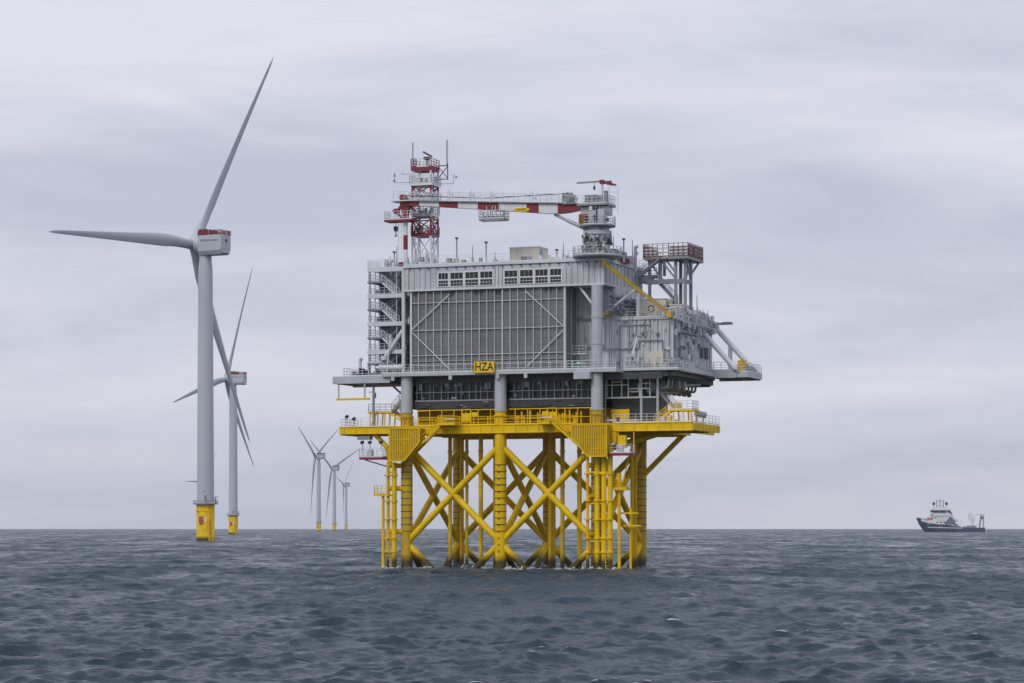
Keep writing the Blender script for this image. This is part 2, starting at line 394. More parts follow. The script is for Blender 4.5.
MB().tube((.4, 0, 15.2), (5.6, 9, 17.8), .42, 12).build('knee_brace', 'jacket', jk)
kb = MB(); kb.path([(-31.2, .3, 17.8), (-29.4, .3, 16.0), (-29.0, .3, 13.5)], .33, 12); kb.build('knee_brace', 'jacket', jk)
for (u, v, r) in [(-22.4, 5, .26), (-20.6, 6.5, .22), (-17.6, 4, .30), (-16.8, 7, .22), (-9.7, 9, .26), (-7.6, 8, .3), (-6.0, 10, .24), (-4.8, 7, .26), (-10.6, 13, .22), (-2.2, 5, .3), (1.2, 12, .26), (-23.2, 11, .24), (2.4, 7, .24)]:
    b = MB(); b.tube((u, v, -5), (u, v, 17.8), r, 10)
    for z in (5.2, 10.8, 15.4): b.tube((u, v, z), (u, v, z+.25), r+.07, 10)
    b.build('riser_tube', 'jacket', jk)
# deck of the jacket
b = MB()
b.box(-35.9, -.8, 17.82, -28.4, -.45, 18.72); b.box(-28.4, -.8, 17.78, 13.0, -.45, 18.72); b.box(12.7, -.45, 17.78, 13.0, 11.5, 18.72)
b.box(-35.9, -.45, 17.7, -35.6, 5, 18.72); b.box(-35.9, 4.7, 17.7, -27, 5, 18.7); b.box(-27.2, 19, 17.62, 6, 19.3, 18.7)
b.box(-28.4, -.9, 18.72, 13.0, -.35, 18.8); b.box(-35.9, -.9, 18.72, -28.4, -.35, 18.8); b.box(-28.4, -.92, 17.70, 13.0, -.3, 17.775)
for i in range(30):
    u = -35.2+i*1.62; b.box(u-.04, -.9, 17.84, u+.04, -.8, 18.7)
for i in range(7): b.box(13.0, .6+i*1.6, 17.7, 13.08, .68+i*1.6, 18.7)
b.build('deck_girder', 'yellow', jk)
b = MB(); b.box(-35.6, -.45, 18.5, -27.3, 4.7, 18.62); b.box(-27.3, -.45, 18.5, 12.7, 11.3, 18.62); b.box(-27.3, 11.3, 18.5, 6, 19, 18.62); b.build('deck_plate', 'yellow', jk)
b = MB()
for u in np.arange(-33, 12, 3.3): b.box(u-.12, -.4, 17.75, u+.12, 4.6 if u < -27 else 18.9, 18.48)
for v in (4.5, 9, 13.5): b.box(-27, v-.14, 17.7, 12.2 if v < 11 else 6, v+.14, 18.47)
b.build('deck_beam', 'yellow', jk)
b = MB()
b.rail([(-35.7, 4.7, 18.75), (-35.7, -.6, 18.75)], t=.07); b.rail([(-35.7, -.6, 18.75), (-28.6, -.6, 18.75)], t=.06)
b.build('railing', 'pale', jk)
b = MB(); b.rail([(-24.6, -.6, 18.8), (-3.0, -.6, 18.8)], t=.085, step=1.9); b.build('railing', 'yellow', jk)
b = MB(); b.rail([(2.4, -.6, 18.8), (12.9, -.6, 18.8), (12.9, 11.3, 18.8)], t=.06); b.build('railing', 'pale', jk)
# tall open frame of yellow posts behind the front railing, with hatch panels
b = MB()
for i, u in enumerate(np.arange(-25.2, -.8, 1.72)):
    if abs(u+13.25) < .9: continue
    b.box(u-.05, .55, 18.62, u+.05, .67, 20.85)
b.box(-25.2, .56, 20.8, -14.2, .66, 20.92); b.box(-12.3, .56, 20.8, -.9, .66, 20.92); b.box(-25.2, .57, 19.7, -14.2, .65, 19.78); b.box(-12.3, .57, 19.7, -.9, .65, 19.78)
for u in (-18.2, -6.3): b.box(u-.7, .35, 18.7, u-.55, .5, 20.9); b.box(u+.55, .35, 18.7, u+.7, .5, 20.9); b.box(u-.7, .35, 20.8, u+.7, .5, 20.95); b.box(u-.55, .4, 19.3, u+.55, .46, 20.4)
for k in range(22):
    u = random.uniform(-12, -1.2); b.box(u, .8, 18.8, u+random.uniform(.1, .3), 1.1, random.uniform(19.6, 20.8))
b.build('post_frame', 'yellow', jk)
b = MB(); b.box(-27.2, 5.2, 18.62, .9, 5.4, 21.0); b.ribs(-25.6, -.9, 5.2, 18.65, 20.9, .62, .16, .08); b.build('hang_off_wall', 'shaft', jk)  # under-deck shade put into the wall's colour
b = MB()
for u0 in (-17.4, -7.6):
    b.box(u0, .3, 19.95, u0+.9, .5, 20.5)
build_each(b, 'junction_box', 'yellow', jk)
b = MB()
for u0 in (-20.9, -7.4): b.box(u0, -.75, 19.55, u0+1.6, -.3, 19.75)
build_each(b, 'life_raft_cradle', 'white', jk)
# walled stair shafts with flights down to the boat landings
def shaft(poly, x0, x1, z0, z1, flight):
    t = MB(); t.prism(poly, -2.9, -1.0); p = t.build('stair_shaft', 'shaft', jk)  # panel darker than its ribs, shaded gaps painted in
    r = MB(); n = int((x1-x0)/.3)
    for i in range(n+1):
        x = x0+i*(x1-x0)/n
        zs = []
        m_ = len(poly)
        for j in range(m_):                                    # clip each rib to the panel outline
            (xa, za), (xb, zb) = poly[j], poly[(j+1) % m_]
            if abs(xa-xb) > 1e-6 and min(xa, xb)-1e-6 <= x <= max(xa, xb)+1e-6: zs.append(za+(x-xa)/(xb-xa)*(zb-za))
        if len(zs) >= 2: r.box(x-.04, -2.99, min(zs), x+.05, -2.895, max(zs))
    for zz in (15.4, 16.9): r.box(max(x0, x0+.1 if x0 < -10 else -.6), -3.0, zz, min(x1, -24.6 if x0 < -10 else x1), -2.99, zz+.08)
    for (xa, za), (xb, zb) in zip(poly, poly[1:]+poly[:1]): r.bar((xa, -2.95, za), (xb, -2.95, zb), .16)
    r.build('panel_rib', 'yellow', p)
    s = MB(); s.stair(*flight, w=1.1, t=.09); s.build('stair_flight', 'yellow', p)
shaft([(-27.7, 14.15), (-25.65, 14.15), (-23.45, 16.6), (-23.45, 18.4), (-27.7, 18.4)], -27.5, -23.65, 14.1, 18.4, ((-25.6, -1.95, 14.3), (-20.6, -1.95, 18.95)))
shaft([(-2.4, 16.9), (-.2, 14.5), (2.3, 14.5), (2.3, 18.5), (-2.4, 18.5)], -2.2, 2.1, 14.5, 18.5, ((-.3, -1.95, 14.8), (-5.2, -1.95, 18.9)))
b = MB(); b.box(-21.3, -2.6, 18.75, -18.6, -.9, 18.9); b.rail([(-21.0, -2.55, 18.9), (-18.7, -2.55, 18.9), (-18.7, -.9, 18.9)], t=.08); b.box(-7.2, -2.6, 18.7, -5.5, -.9, 18.85); b.rail([(-7.1, -2.55, 18.85), (-5.6, -2.55, 18.85)], t=.08)
b.build('stair_landing', 'yellow', jk)
# boat landings
def landing(us, vv, ztop, zs, legu):
    p = MB()
    for u in us:
        p.tube((u, vv, -3), (u, vv, ztop), .2 if u == us[0] else .33, 12)
        for z in (2.2, 4.0, 6.4, 8.8, 12.2): p.tube((u, vv, z), (u, vv, z+.22), .48, 12)
    o = p.build('fender_tube', 'jacket', jk)
    for z in zs:
        MB().tube((us[0] if legu > us[0] else us[-1], vv, z), (legu, 0, z), .32, 12).build('standoff_tube', 'jacket', o)
        MB().tube((us[0], vv, z-.9), (us[-1], vv, z-.9), .12, 8).build('crossbar', 'jacket', o)
    l = MB(); l.ladder((us[-1]-.3, vv-.25, -1), (us[-1]-.3, vv-.25, ztop+.6), .5); l.build('ladder', 'yellow', o)
    return o
landing((-28.55, -27.65), -1.5, 14.0, (13.6, 10.6, 4.9), -26.5)
landing((-.75, .55, 1.45, 2.3), -1.5, 15.5, (13.4, 9.4, 4.6), 0)
b = MB(); b.tube((3.2, -.6, -2), (3.2, -.6, 10.2), .22, 10); b.box(2.6, -1.2, 10.2, 4.4, .2, 10.5); b.rail([(2.7, -1.15, 10.5), (4.3, -1.15, 10.5), (4.3, .1, 10.5)], t=.08, step=.7); b.box(2.9, -.8, 10.5, 3.4, -.3, 12.4); b.bar((4.6, -.9, 14.5), (2.9, -.4, 8.2), .14); b.tube((4.2, 1, -2), (4.2, 1, 8), .18, 8); b.box(3, 0, 7.2, 5.5, .4, 7.4); b.box(3.2, 0, 5.6, 5.9, .4, 5.8); b.build('rest_platform', 'yellow', jk)
b = MB(); b.tube((-29.25, -1.5, -2), (-29.25, -1.5, 9.8), .2, 10); b.box(-30.4, -2.0, 9.6, -28.3, -.9, 9.85); b.rail([(-28.4, -1.95, 9.85), (-30.3, -1.95, 9.85), (-30.3, -1.0, 9.85)], t=.08, step=.8); b.build('rest_platform', 'yellow', jk)
for (u0, u1, z) in ((-32.3, -28.9, 14.4), (2.5, 5.4, 14.6)):
    b = MB(); b.box(u0, -2.4, z, u1, -.9, z+.3); b.bar((u0+.2, -.9, z), (u1, .0, z-1), .15) if u0 < 0 else None
    o = b.build('lookout_platform', 'red', jk)
    r = MB(); r.rail([(u0, -.95, z+.3), (u0, -2.35, z+.3), (u1, -2.35, z+.3), (u1, -.95, z+.3)], t=.055, step=.9); r.box(u0+.9, -1.9, z+.3, u0+1.6, -1.3, z+1.3)
    r.build('railing', 'pale', o)
b = MB(); b.box(2.4, -1.2, 16.2, 3.0, -.6, 17.6); b.box(3.3, -1.2, 15.6, 4.3, -.6, 17.2)
for u in (2.3, 3.2, 5.3): b.bar((u, -1, 14.8), (u, -1, 17.6), .12)
b.build('landing_support', 'yellow', jk)
# small access towers on the deck, one at either end
b = MB()
for u in (-32.3, -31.2, -30.2, -29.4):
    for v in (1.0, 2.6): b.bar((u, v, 18.6), (u+.12, v, 20.7), .14)
b.box(-32.5, .8, 20.6, -29.0, 2.8, 20.78); b.bar((-32.2, .9, 18.8), (-31.2, .9, 20.6), .1); b.bar((-29.2, .85, 20.5), (-26.6, .85, 18.9), .22)
t_ = b.build('access_tower', 'yellow', jk)
b = MB(); b.rail([(-32.4, .85, 20.78), (-29.1, .85, 20.78)], t=.06, step=.8); b.rail([(-32.4, 2.7, 20.78), (-29.1, 2.7, 20.78)], t=.06, step=.8); b.rail([(-32.4, .85, 20.78), (-32.4, 2.7, 20.78)], t=.06); b.build('railing', 'pale', t_)
b = MB(); b.stair((-29.2, 1.6, 20.8), (-25.9, 1.6, 24.5)); b.build('stair_flight', 'steel', t_)
b = MB(); b.stair((-26.4, 2.4, 18.7), (-29.2, 2.4, 20.8)); b.build('stair_flight', 'yellow', t_)
b = MB()
for u in (9.7, 11.0, 12.0):
    for v in (2.0, 4.2): b.bar((u, v, 18.6), (u-.1, v, 20.4), .16)
b.box(9.2, 1.8, 20.3, 12.3, 4.4, 20.5); b.box(9.6, 2.2, 20.5, 10.4, 3.2, 21.4); b.box(8.7, 2.0, 18.7, 9.3, 2.6, 19.8)
t_ = b.build('access_tower', 'yellow', jk)
b = MB(); b.rail([(9.3, 1.85, 20.5), (12.2, 1.85, 20.5), (12.2, 4.3, 20.5)], t=.07, step=.7); b.build('railing', 'pale', t_)
b = MB(); b.stair((9.6, 3.4, 20.5), (6.2, 3.4, 24.0)); b.build('stair_flight', 'steel', t_)
b = MB(); b.stair((7.0, 2.4, 18.7), (9.3, 2.4, 20.4)); b.build('stair_flight', 'yellow', t_)
b = MB()
for k in range(46):                                            # valves, hoses and boxes along the right of the deck
    u = random.uniform(1.0, 12.0); v = random.uniform(.4, 3.6); h = random.uniform(.3, .95); w = random.uniform(.12, .5)
    if u > 9 and v > 1.6: continue
    b.box(u, v, 18.62, u+w, v+w, 18.62+h)
b.box(1.0, .6, 19.1, 5.4, .9, 19.3); b.box(1.2, .5, 18.62, 1.4, .7, 19.6); b.box(3.6, .5, 18.62, 3.8, .7, 19.7)
build_each(b, 'deck_fitting', ['pale', 'steel', 'yellow', 'brown', 'dark'], jk)
b = MB(); b.box(-33.4, -.6, 17.1, -31.6, .4, 17.55); b.build('light_fitting', 'steel', jk)

# ------------------------------------------------------------------ topside
tp = thing('topside', 'grey boxy transformer station topside with louvred front, resting on the yellow jacket', 'substation', (-13.25, 9, 24.6))
b = MB(); b.box(-29.6, -1.2, 25.32, 3.0, 23, 25.75); b.box(3.0, 2.8, 25.32, 8.9, 23, 25.75); b.box(3.0, 1.6, 25.55, 10.4, 2.8, 25.78); b.box(8.9, 2.8, 25.5, 10.4, 17.6, 25.78)
deck = b.build('main_deck', 'grey', tp)
b = MB()
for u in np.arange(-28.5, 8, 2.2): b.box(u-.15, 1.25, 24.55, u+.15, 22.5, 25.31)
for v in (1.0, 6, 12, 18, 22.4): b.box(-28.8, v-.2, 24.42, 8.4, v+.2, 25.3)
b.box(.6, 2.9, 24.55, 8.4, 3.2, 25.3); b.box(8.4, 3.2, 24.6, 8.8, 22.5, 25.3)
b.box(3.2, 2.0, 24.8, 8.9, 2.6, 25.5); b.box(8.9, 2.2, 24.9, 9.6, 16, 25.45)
b.build('deck_beam', 'shaded_steel', deck)
b = MB()
for u in (-28.0, -19.8, -13.2, -9.3, 6.3): b.box(u-.25, -1.25 if u < 3 else 1.5, 24.75, u+.2, -1.0 if u < 3 else 1.8, 25.3)
b.box(-2.6, -1.7, 24.45, -.4, -.2, 25.34)
build_each(b, 'deck_bracket', 'grey', deck)
b = MB(); b.rail([(-29.5, -1.1, 25.75), (2.9, -1.1, 25.75)], t=.045); b.rail([(3.1, 1.7, 25.78), (10.3, 1.7, 25.78), (10.3, 17.5, 25.78)], t=.06, step=1.2); b.build('railing', 'pale', deck)
# left laydown deck
b = MB(); b.box(-36.9, -.8, 24.55, -28.6, -.4, 25.5); b.box(-36.9, -.4, 24.55, -36.6, 6, 25.5); b.box(-36.6, -.4, 25.3, -28.6, 6, 25.45)
for u in (-34.6, -32.4, -30.2): b.box(u-.12, -.38, 24.6, u+.12, 6, 25.29)
b.box(-36.9, 5.7, 24.4, -28.6, 6.0, 25.3)
lay = b.build('laydown_deck', 'grey', tp)
b = MB(); b.rail([(-35.4, -.3, 25.5), (-35.4, 4, 25.5)], t=.06, step=.8); b.rail([(-35.4, -.6, 25.5), (-29, -.6, 25.5)], t=.055, step=.9); b.build('railing', 'pale', lay)
b = MB()
for u in (-36.1, -32.3): b.bar((u, -.6, 24.6), (u, -.6, 22.55), .16)
b.build('hanger_rod', 'grey', lay)
b = MB(); b.box(-36.4, -.75, 22.35, -31.6, -.45, 22.6); b.build('fender_beam', 'yellow', lay)
b = MB(); b.bar((-31.3, 0, 24.5), (-31.3, 0, 18.7), .24); b.box(-31.4, -.2, 22.6, -31.0, .2, 23.3); b.bar((-31.3, 0, 23.4), (-32, 0, 23.4), .1); b.build('drain_pipe', 'steel', lay)
b = MB(); b.bar((-29.4, 1, 24.6), (-26.6, 1, 22.2), .25); b.bar((-28.2, 3, 24.6), (-26.6, 3, 23.0), .22); b.bar((-27.6, 1, 24.6), (-27.6, 1, 21.2), .18); b.box(-27.9, .6, 21.0, -27.1, 1.3, 21.9); b.build('deck_strut', 'steel', lay)
# right cantilever
b = MB(); b.box(8.9, 17.7, 25.35, 13.4, 18.1, 26.35); b.box(13.4, 17.9, 25.40, 14.9, 18.2, 26.00); b.box(14.6, 18.2, 25.40, 14.9, 25, 26.20); b.box(8.9, 18.1, 26.00, 14.6, 25, 26.20); b.box(8.9, 25.10, 25.30, 14.6, 25, 26.00)
for u in (10.4, 12, 13.6): b.box(u-.12, 18.1, 25.30, u+.12, 25.10, 25.98)
cant = b.build('cantilever_deck', 'grey', tp)
b = MB(); b.rail([(9.2, 17.9, 26.35), (13.3, 17.9, 26.35)], t=.075, step=1.1); b.rail([(14.75, 18.3, 26.20), (14.75, 25.20, 26.20)], t=.07, step=.9); b.rail([(13.4, 18, 26.10), (14.75, 18.3, 26.20)], t=.07); b.build('railing', 'pale', cant)
b = MB(); b.tube((7.4, 17.6, 33.0), (13.3, 17.6, 26.50), .36, 14); b.box(13.0, 17.3, 26.36, 13.6, 17.69, 26.90); b.build('tie_strut', 'pale', cant)
b = MB(); b.tube((8.0, 25.00, 33.0), (13.6, 24.2, 27.10), .36, 14); b.tube((10.5, 24.80, 30.0), (10.5, 24.80, 26.20), .3, 12); b.build('tie_strut', 'pale', cant)
b = MB(); b.box(13.2, 19.0, 26.20, 14.2, 19.8, 27.70); b.box(13.6, 18.9, 27.30, 14.0, 19.0, 28.00); b.build('equipment_box', 'stained', cant)
b = MB()
for k in range(7): b.box(13.6+.1*k, 20+.6*k, 26.20, 13.9+.1*k, 20.4+.6*k, 26.80+random.uniform(0, .9))
b.bar((8.4, 23.5, 33.0), (11.2, 23.5, 33.0), .35, .3); b.bar((9.8, 23.5, 33.1), (11.0, 23.5, 33.1), .6, .25)
build_each(b, 'deck_fitting', 'steel', cant)
# main block walls
b = MB(); b.box(-26.6, 4.7, 25.75, .9, 16, 36.58); b.ribs(-4.3, .9, 4.7, 25.8, 36.5, .62); b.ribs(4.7, 8.9, .9, 32.9, 36.5, .62, axis='y'); b.build('rear_wall', 'wall', tp)
b = MB(); b.box(-32.6, 4.6, 25.75, -26.62, 16, 39.75); b.ribs(-32.6, -27.0, 4.6, 25.8, 39.7, .55); b.build('end_wall', 'wall_shaded', tp)
b = MB(); b.box(.93, 4.6, 25.75, 8.6, 22.6, 32.55); b.ribs(.95, 8.6, 4.6, 25.8, 32.3, .58); b.ribs(4.7, 22.5, 8.6, 25.8, 32.3, .72, axis='y'); b.box(.95, 4.35, 32.3, 8.85, 22.8, 32.62)
b.box(8.6, 4.6, 25.8, 8.75, 4.9, 32.3)
wing = b.build('wing_wall', 'wall', tp)
b = MB()
for u in np.arange(1.9, 8.5, .96): b.box(u-.018, 4.45, 25.8, u+.018, 4.6, 32.25)
for v in np.arange(5.4, 22, 1.44): b.box(8.6, v-.035, 25.8, 8.75, v+.035, 32.25)
b.build('panel_joint', 'steel', wing)
b = MB(); b.box(8.62, 16.4, 28.0, 8.8, 17.9, 29.5); b.box(8.62, 18.8, 28.0, 8.8, 20.3, 29.5); b.build('louver_vent', 'dark', wing)
b = MB()
b.path([(-.4, 4.3, 32.0), (-.4, 4.3, 28.6), (4.2, 4.3, 28.6), (4.2, 4.3, 29.6), (7.4, 4.3, 29.6), (7.4, 4.3, 28.4), (8.3, 4.3, 28.4)], .09); b.path([(-4.2, 4.3, 28.9), (-.6, 4.3, 28.9)], .1); b.path([(-4.2, 4.3, 32.6), (-.6, 4.3, 32.6)], .14)
b.path([(.2, 4.3, 25.8), (.2, 4.3, 32.6)], .08); b.path([(8.95, 5.2, 26), (8.95, 5.2, 32.4)], .1); b.path([(8.95, 7, 27.4), (8.95, 7, 30.8), (8.95, 15, 30.8)], .12); b.path([(8.95, 6, 29), (8.95, 12, 29)], .1)
for u, z in ((2.1, 32.0), (4.5, 30.4), (6.5, 30.3), (3.0, 27.2), (1.2, 26.7)): b.box(u, 4.1, z, u+.4, 4.5, z+.25)
b.build('wall_pipe', 'steel', wing)
b = MB(); b.ladder((3.1, 4.25, 25.8), (3.1, 4.25, 33.2), .5, t=.06); b.build('ladder', 'steel', wing); b = MB(); b.ladder((-3.0, 4.3, 25.8), (-3.0, 4.3, 32), .5, t=.06); b.build('ladder', 'steel', wing)
b = MB()
for k in range(18):
    u = random.uniform(.9, 8.3); z = random.uniform(25.9, 32); b.box(u, 4.0+random.uniform(.1, .3), z, u+random.uniform(.1, .45), 4.46, z+random.uniform(.1, .45))
for k in range(14):
    u = random.uniform(-4.2, -.9); z = random.uniform(25.9, 34); b.box(u, 4.2, z, u+random.uniform(.1, .4), 4.56, z+random.uniform(.15, .7))
build_each(b, 'wall_box', ['steel', 'pale', 'grey'], wing)
b = MB(); b.path([(1.6, 4.35, 25.8), (1.6, 4.35, 31.6), (5.8, 4.35, 31.6)], .06); b.path([(2.4, 4.35, 26.8), (4.6, 4.35, 26.8)], .07); b.path([(8.3, 4.35, 26), (8.3, 4.35, 32)], .07); b.path([(5.0, 4.35, 29.6), (5.0, 4.35, 32.4)], .05); b.build('wall_pipe', 'steel', wing)
b = MB(); b.box(5.2, 3.6, 26.0, 7.7, 4.4, 28.1); b.box(4.6, 2.6, 25.8, 8.3, 3.4, 26.3); b.build('equipment_box', 'beige', wing)
b = MB()
for k in range(40):
    v = random.uniform(5, 16); z = random.uniform(26, 31.6); b.box(8.7, v, z, 8.7+random.uniform(.15, .5), v+random.uniform(.2, .9), z+random.uniform(.2, .9))
for k in range(18):
    u = random.uniform(4.6, 9.6); b.box(u, 2.2, 25.8, u+random.uniform(.2, .5), 2.7, 26.1+random.uniform(0, 1.2))
build_each(b, 'wall_fitting', ['grey', 'grey', 'pale', 'steel'], wing)
b = MB(); b.rail([(.9, 4.5, 32.62), (8.8, 4.5, 32.62), (8.8, 22.6, 32.62)], t=.05); b.build('railing', 'pale', wing)
b = MB()                                                       # pipework and valves crowding the wing roof
for k in range(60):
    u = random.uniform(5.8, 8.7); v = random.uniform(6, 22); h = random.choice((.5, .9, 1.3, 1.7)); w = random.uniform(.1, .55); b.box(u, v, 32.6, u+w, v+w*1.6, 32.6+h*random.uniform(.6, 1.1))
for k in range(9):
    v = 8+k*1.6; b.path([(7.2, v, 32.6), (7.2, v, 33.9), (8.5, v, 34.1), (8.8, v, 32.9)], .12)
for k in range(5): b.tube((6+.5*k, 11+2*k, 32.6), (6+.5*k, 11+2*k, 35.3-.2*k), .16, 8)
b.path([(6.0, 6, 33.9), (8.0, 14, 34.1), (8.2, 22, 33.6)], .15)
for k in range(40):
    v = random.uniform(6, 22.5); u = random.uniform(8.3, 9.6); z = random.uniform(31.2, 33.6); w = random.uniform(.1, .4); b.box(u, v, z, u+w, v+w*2.2, z+random.uniform(.15, .7))
for k in range(7):
    v = 7+k*2.2; b.path([(8.3, v, 33.0), (9.3, v+.3, 33.0), (9.3, v+.3, 31.4+.2*(k % 3)), (8.7, v+.3, 31.2)], .11); b.bar((8.7, v, 32.6), (8.7, v, 34.6), .07)
b.path([(9.2, 6, 32.2), (9.3, 22, 32.4)], .1); b.path([(9.4, 7, 31.8), (9.4, 20, 31.9)], .08)
b.rail([(9.6, 6, 32.0), (9.6, 22, 32.0)], t=.06)
b.build('roof_pipework', 'grey', wing)
b = MB()
for k in range(45):
    u = random.uniform(5.8, 9.4); v = random.uniform(5.5, 22); w = random.uniform(.1, .4); z = random.uniform(32.0, 33.4) if u > 8.7 else 32.62; b.box(u, v, z, u+w, v+w*1.8, z+random.uniform(.2, 1.0))
build_each(b, 'valve_box', ['dark', 'steel', 'grey', 'pale'], wing)
b = MB()                                                       # pipes along the side of the upper block
for z, r in ((33.2, .14), (33.9, .18), (34.5, .12), (35.2, .2)): b.path([(1.15, 1.5, z+.2), (1.3, 9, z), (1.3, 15.5, z-.1)], r)
for v in (3, 6.5, 10, 13.5): b.bar((1.25, v, 32.6), (1.25, v, 35.8), .14)
for k in range(16): v = random.uniform(2, 14); z = random.uniform(32.9, 35.4); b.box(1.0, v, z, 1.7, v+.6, z+.4)
b.build('side_pipework', 'steel', wing)
b = MB(); b.tube((.3, 2.6, 33.2), (4.0, 4.2, 36.3), .19, 10); b.bar((4.0, 4.62, 32.6), (4.0, 4.62, 36.5), .34); b.build('bracing', 'pale', wing)
b = MB(); b.box(-.6, 3.9, 33.0, .3, 4.5, 33.3); b.build('beam_shoe', 'yellow', wing)
# upper block with its window strip
b = MB(); b.box(-26.8, 0, 36.6, .9, 16, 39.78); b.ribs(-26.7, -21.9, 0, 36.75, 39.5, .58, .14, .05); b.ribs(-4.6, .8, 0, 36.75, 39.5, .58, .14, .05); b.ribs(0.2, 15.8, .9, 37.0, 39.5, .62, .16, .06, axis='y')
b.box(.9, 9.0, 32.7, 1.2, 16, 36.6)
up = b.build('upper_wall', 'wall', tp)
b = MB()
for u in list(np.arange(-26.2, -22.2, .78))+list(np.arange(-4.2, .8, .78))+[-14.0, -13.5, -13.0]: b.box(u-.025, -.07, 36.75, u+.025, .02, 39.6)
for v in np.arange(.8, 15.8, 1.5): b.box(.9, v-.03, 37, .99, v+.03, 39.6)
b.build('panel_joint', 'steel', up)
b = MB()
for u in np.arange(-26, .5, 1.3): b.box(u-.1, -.36, 39.42, u+.1, -.17, 39.6)
for k in range(14): u = random.uniform(-26, 0); b.box(u, -.3, 36.3, u+.35, -.08, 36.515)
build_each(b, 'wall_light', 'dark', up)
b = MB(); b.box(-26.9, -.16, 36.52, 1.0, .29, 36.73); b.box(-27.0, -.22, 39.62, 1.12, 16.1, 39.95); b.build('cornice', 'pale', up)
b = MB(); b.rail([(-26.8, -.1, 39.95), (.8, -.1, 39.95)], t=.045); b.rail([(-32.4, .6, 39.8), (-27, .6, 39.8)], t=.05); b.rail([(1.0, .2, 39.95), (1.0, 15.8, 39.95)], t=.05); b.build('railing', 'pale', up)
for group in ((-21.95, -20.6, -20.25, -18.5, -18.15, -16.35, -16.05, -14.35), (-12.65, -10.9, -10.5, -8.75, -8.4, -6.7, -6.35, -4.85)):
    for k in range(4):
        a, c = group[2*k], group[2*k+1]
        for z0, z1 in ((37.05, 37.8), (37.96, 38.78)):
            w = MB().box(a, -.05, z0, c, .02, z1).build('window', 'glass', tp)
            f = MB(); f.box(a-.16, -.12, z1, c+.16, .02, z1+.08); f.box(a-.16, -.12, z0-.08, c+.16, .02, z0); f.box(a-.16, -.12, z0, a, .02, z1); f.box(c, -.12, z0, c+.16, .02, z1)
            for q in range(1, 3 if z0 > 37.5 else 4): x = a+(c-a)*q/(3 if z0 > 37.5 else 4); f.box(x-.012, -.09, z0, x+.012, -.05, z1)
            if z0 < 37.5: f.box(a, -.12, z0+.33, c, -.091, z0+.38)
            f.build('window_frame', 'white', w)
# the louvred screen
b = MB(); b.box(-26.0, .3, 25.78, -4.42, 4.55, 36.5); b.ribs(.4, 4.5, -4.42, 25.9, 36.45, .5, .12, .05, axis='y')
for k in range(12): b.box(-25.9, .27, 26.5+k*.88, -4.5, .3, 26.53+k*.88)
scr = b.build('louver_screen', 'louver', tp)
b = MB(); nb = 20
for i in range(nb+1):
    u = -25.95+i*(21.5/nb); w = .13 if i in (0, nb) else (.08 if i == 12 else .038)
    b.box(u-w, .08, 25.76, u+w, .27, 36.5)
for z, w in ((34.95, .03), (31.35, .035), (28.05, .035), (27.3, .02), (26.75, .03)): b.box(-25.9, .05, z-w, -4.5, .2, z+w)
for p, q in (((-25.8, 31.5), (-20.4, 36.0)), ((-25.8, 31.2), (-20.3, 26.1)), ((-4.6, 31.4), (-9.7, 36.0)), ((-4.6, 30.9), (-9.6, 26.3))): b.bar((p[0], .0, p[1]), (q[0], .0, q[1]), .11)
for k in range(3): b.box(-4.45, .4+k*2, 25.78, -4.34, .5+k*2, 36.48)
b.box(-4.46, .3, 27.9, -4.33, 4.5, 28.0)
b.build('screen_frame', 'pale', scr)
# recess beside the screen: column, strut, rails
b = MB(); b.tube((0, 0, 25.75), (0, 0, 36.52), .72, 20)
for z in (32.3, 28.9): b.tube((0, 0, z), (0, 0, z+.45), .78, 20)
b.build('corner_column', 'grey', tp)
b = MB(); b.tube((-2.6, .6, 36.45), (-.4, .3, 33.7), .17, 10); b.build('corner_strut', 'pale', tp)
b = MB(); b.rail([(-4.2, .2, 25.78), (-.9, .2, 25.78)], t=.05, step=.8); b.rail([(-4.2, 2.5, 27.9), (-2.4, 2.5, 27.9)], t=.06, step=.8); b.build('railing', 'pale', tp)
b = MB(); b.box(-3.9, 1.2, 25.8, -2.9, 2.0, 26.5); b.build('equipment_box', 'green', tp)
b = MB(); b.box(-3.2, 1.25, 26.55, -2.7, 1.7, 26.8); b.build('equipment_box', 'white', tp)
# end stair tower
st = MB()
for u in (-32.2, -31.4, -28.3): st.bar((u, .8, 25.75), (u, .8, 39.7), .2 if u < -32 else .12)
for u in (-32.2, -29): st.bar((u, 4.2, 25.75), (u, 4.2, 39.7), .16)
st = st.build('stair_tower', 'grey', tp)
for z in (39.65, 36.15, 32.45, 28.75):
    b = MB(); b.box(-32.4, .5, z-.3, -27.2, .8, z+.25); b.box(-32.4, .8, z-.1, -30.6, 4.4, z+.05); b.box(-28.4, .8, z-.1, -27.2, 4.4, z+.05); b.build('landing', 'pale', st)
for z in (38.0, 34.35, 30.6, 27.2):
    b = MB(); b.box(-32.45, .55, z-.12, -30.4, 4.4, z+.12); b.build('landing', 'steel', st)
for zh, zl in ((39.65, 36.15), (36.15, 32.45), (32.45, 28.75), (28.75, 25.75)):
    zm = (zh+zl)/2+.05
    b = MB(); b.stair((-30.4, 3.2, zm), (-28.3, 3.2, zh)); b.build('stair_flight', 'steel', st)
    b = MB(); b.stair((-28.3, 1.2, zl), (-30.4, 1.2, zm), t=.08); b.build('stair_flight', 'pale', st)
    b = MB(); b.rail([(-30.5, .65, zm), (-32.3, .65, zm), (-32.3, 4.2, zm)], t=.05, step=.7); b.rail([(-28.5, .7, zh), (-32.3, .7, zh), (-32.3, 4.2, zh)], t=.05, step=.8); b.build('railing', 'pale', st)
b = MB(); b.tube((-27.05, .2, 25.8), (-27.05, .2, 39.6), .26, 12); b.build('riser_pipe', 'pale', tp)
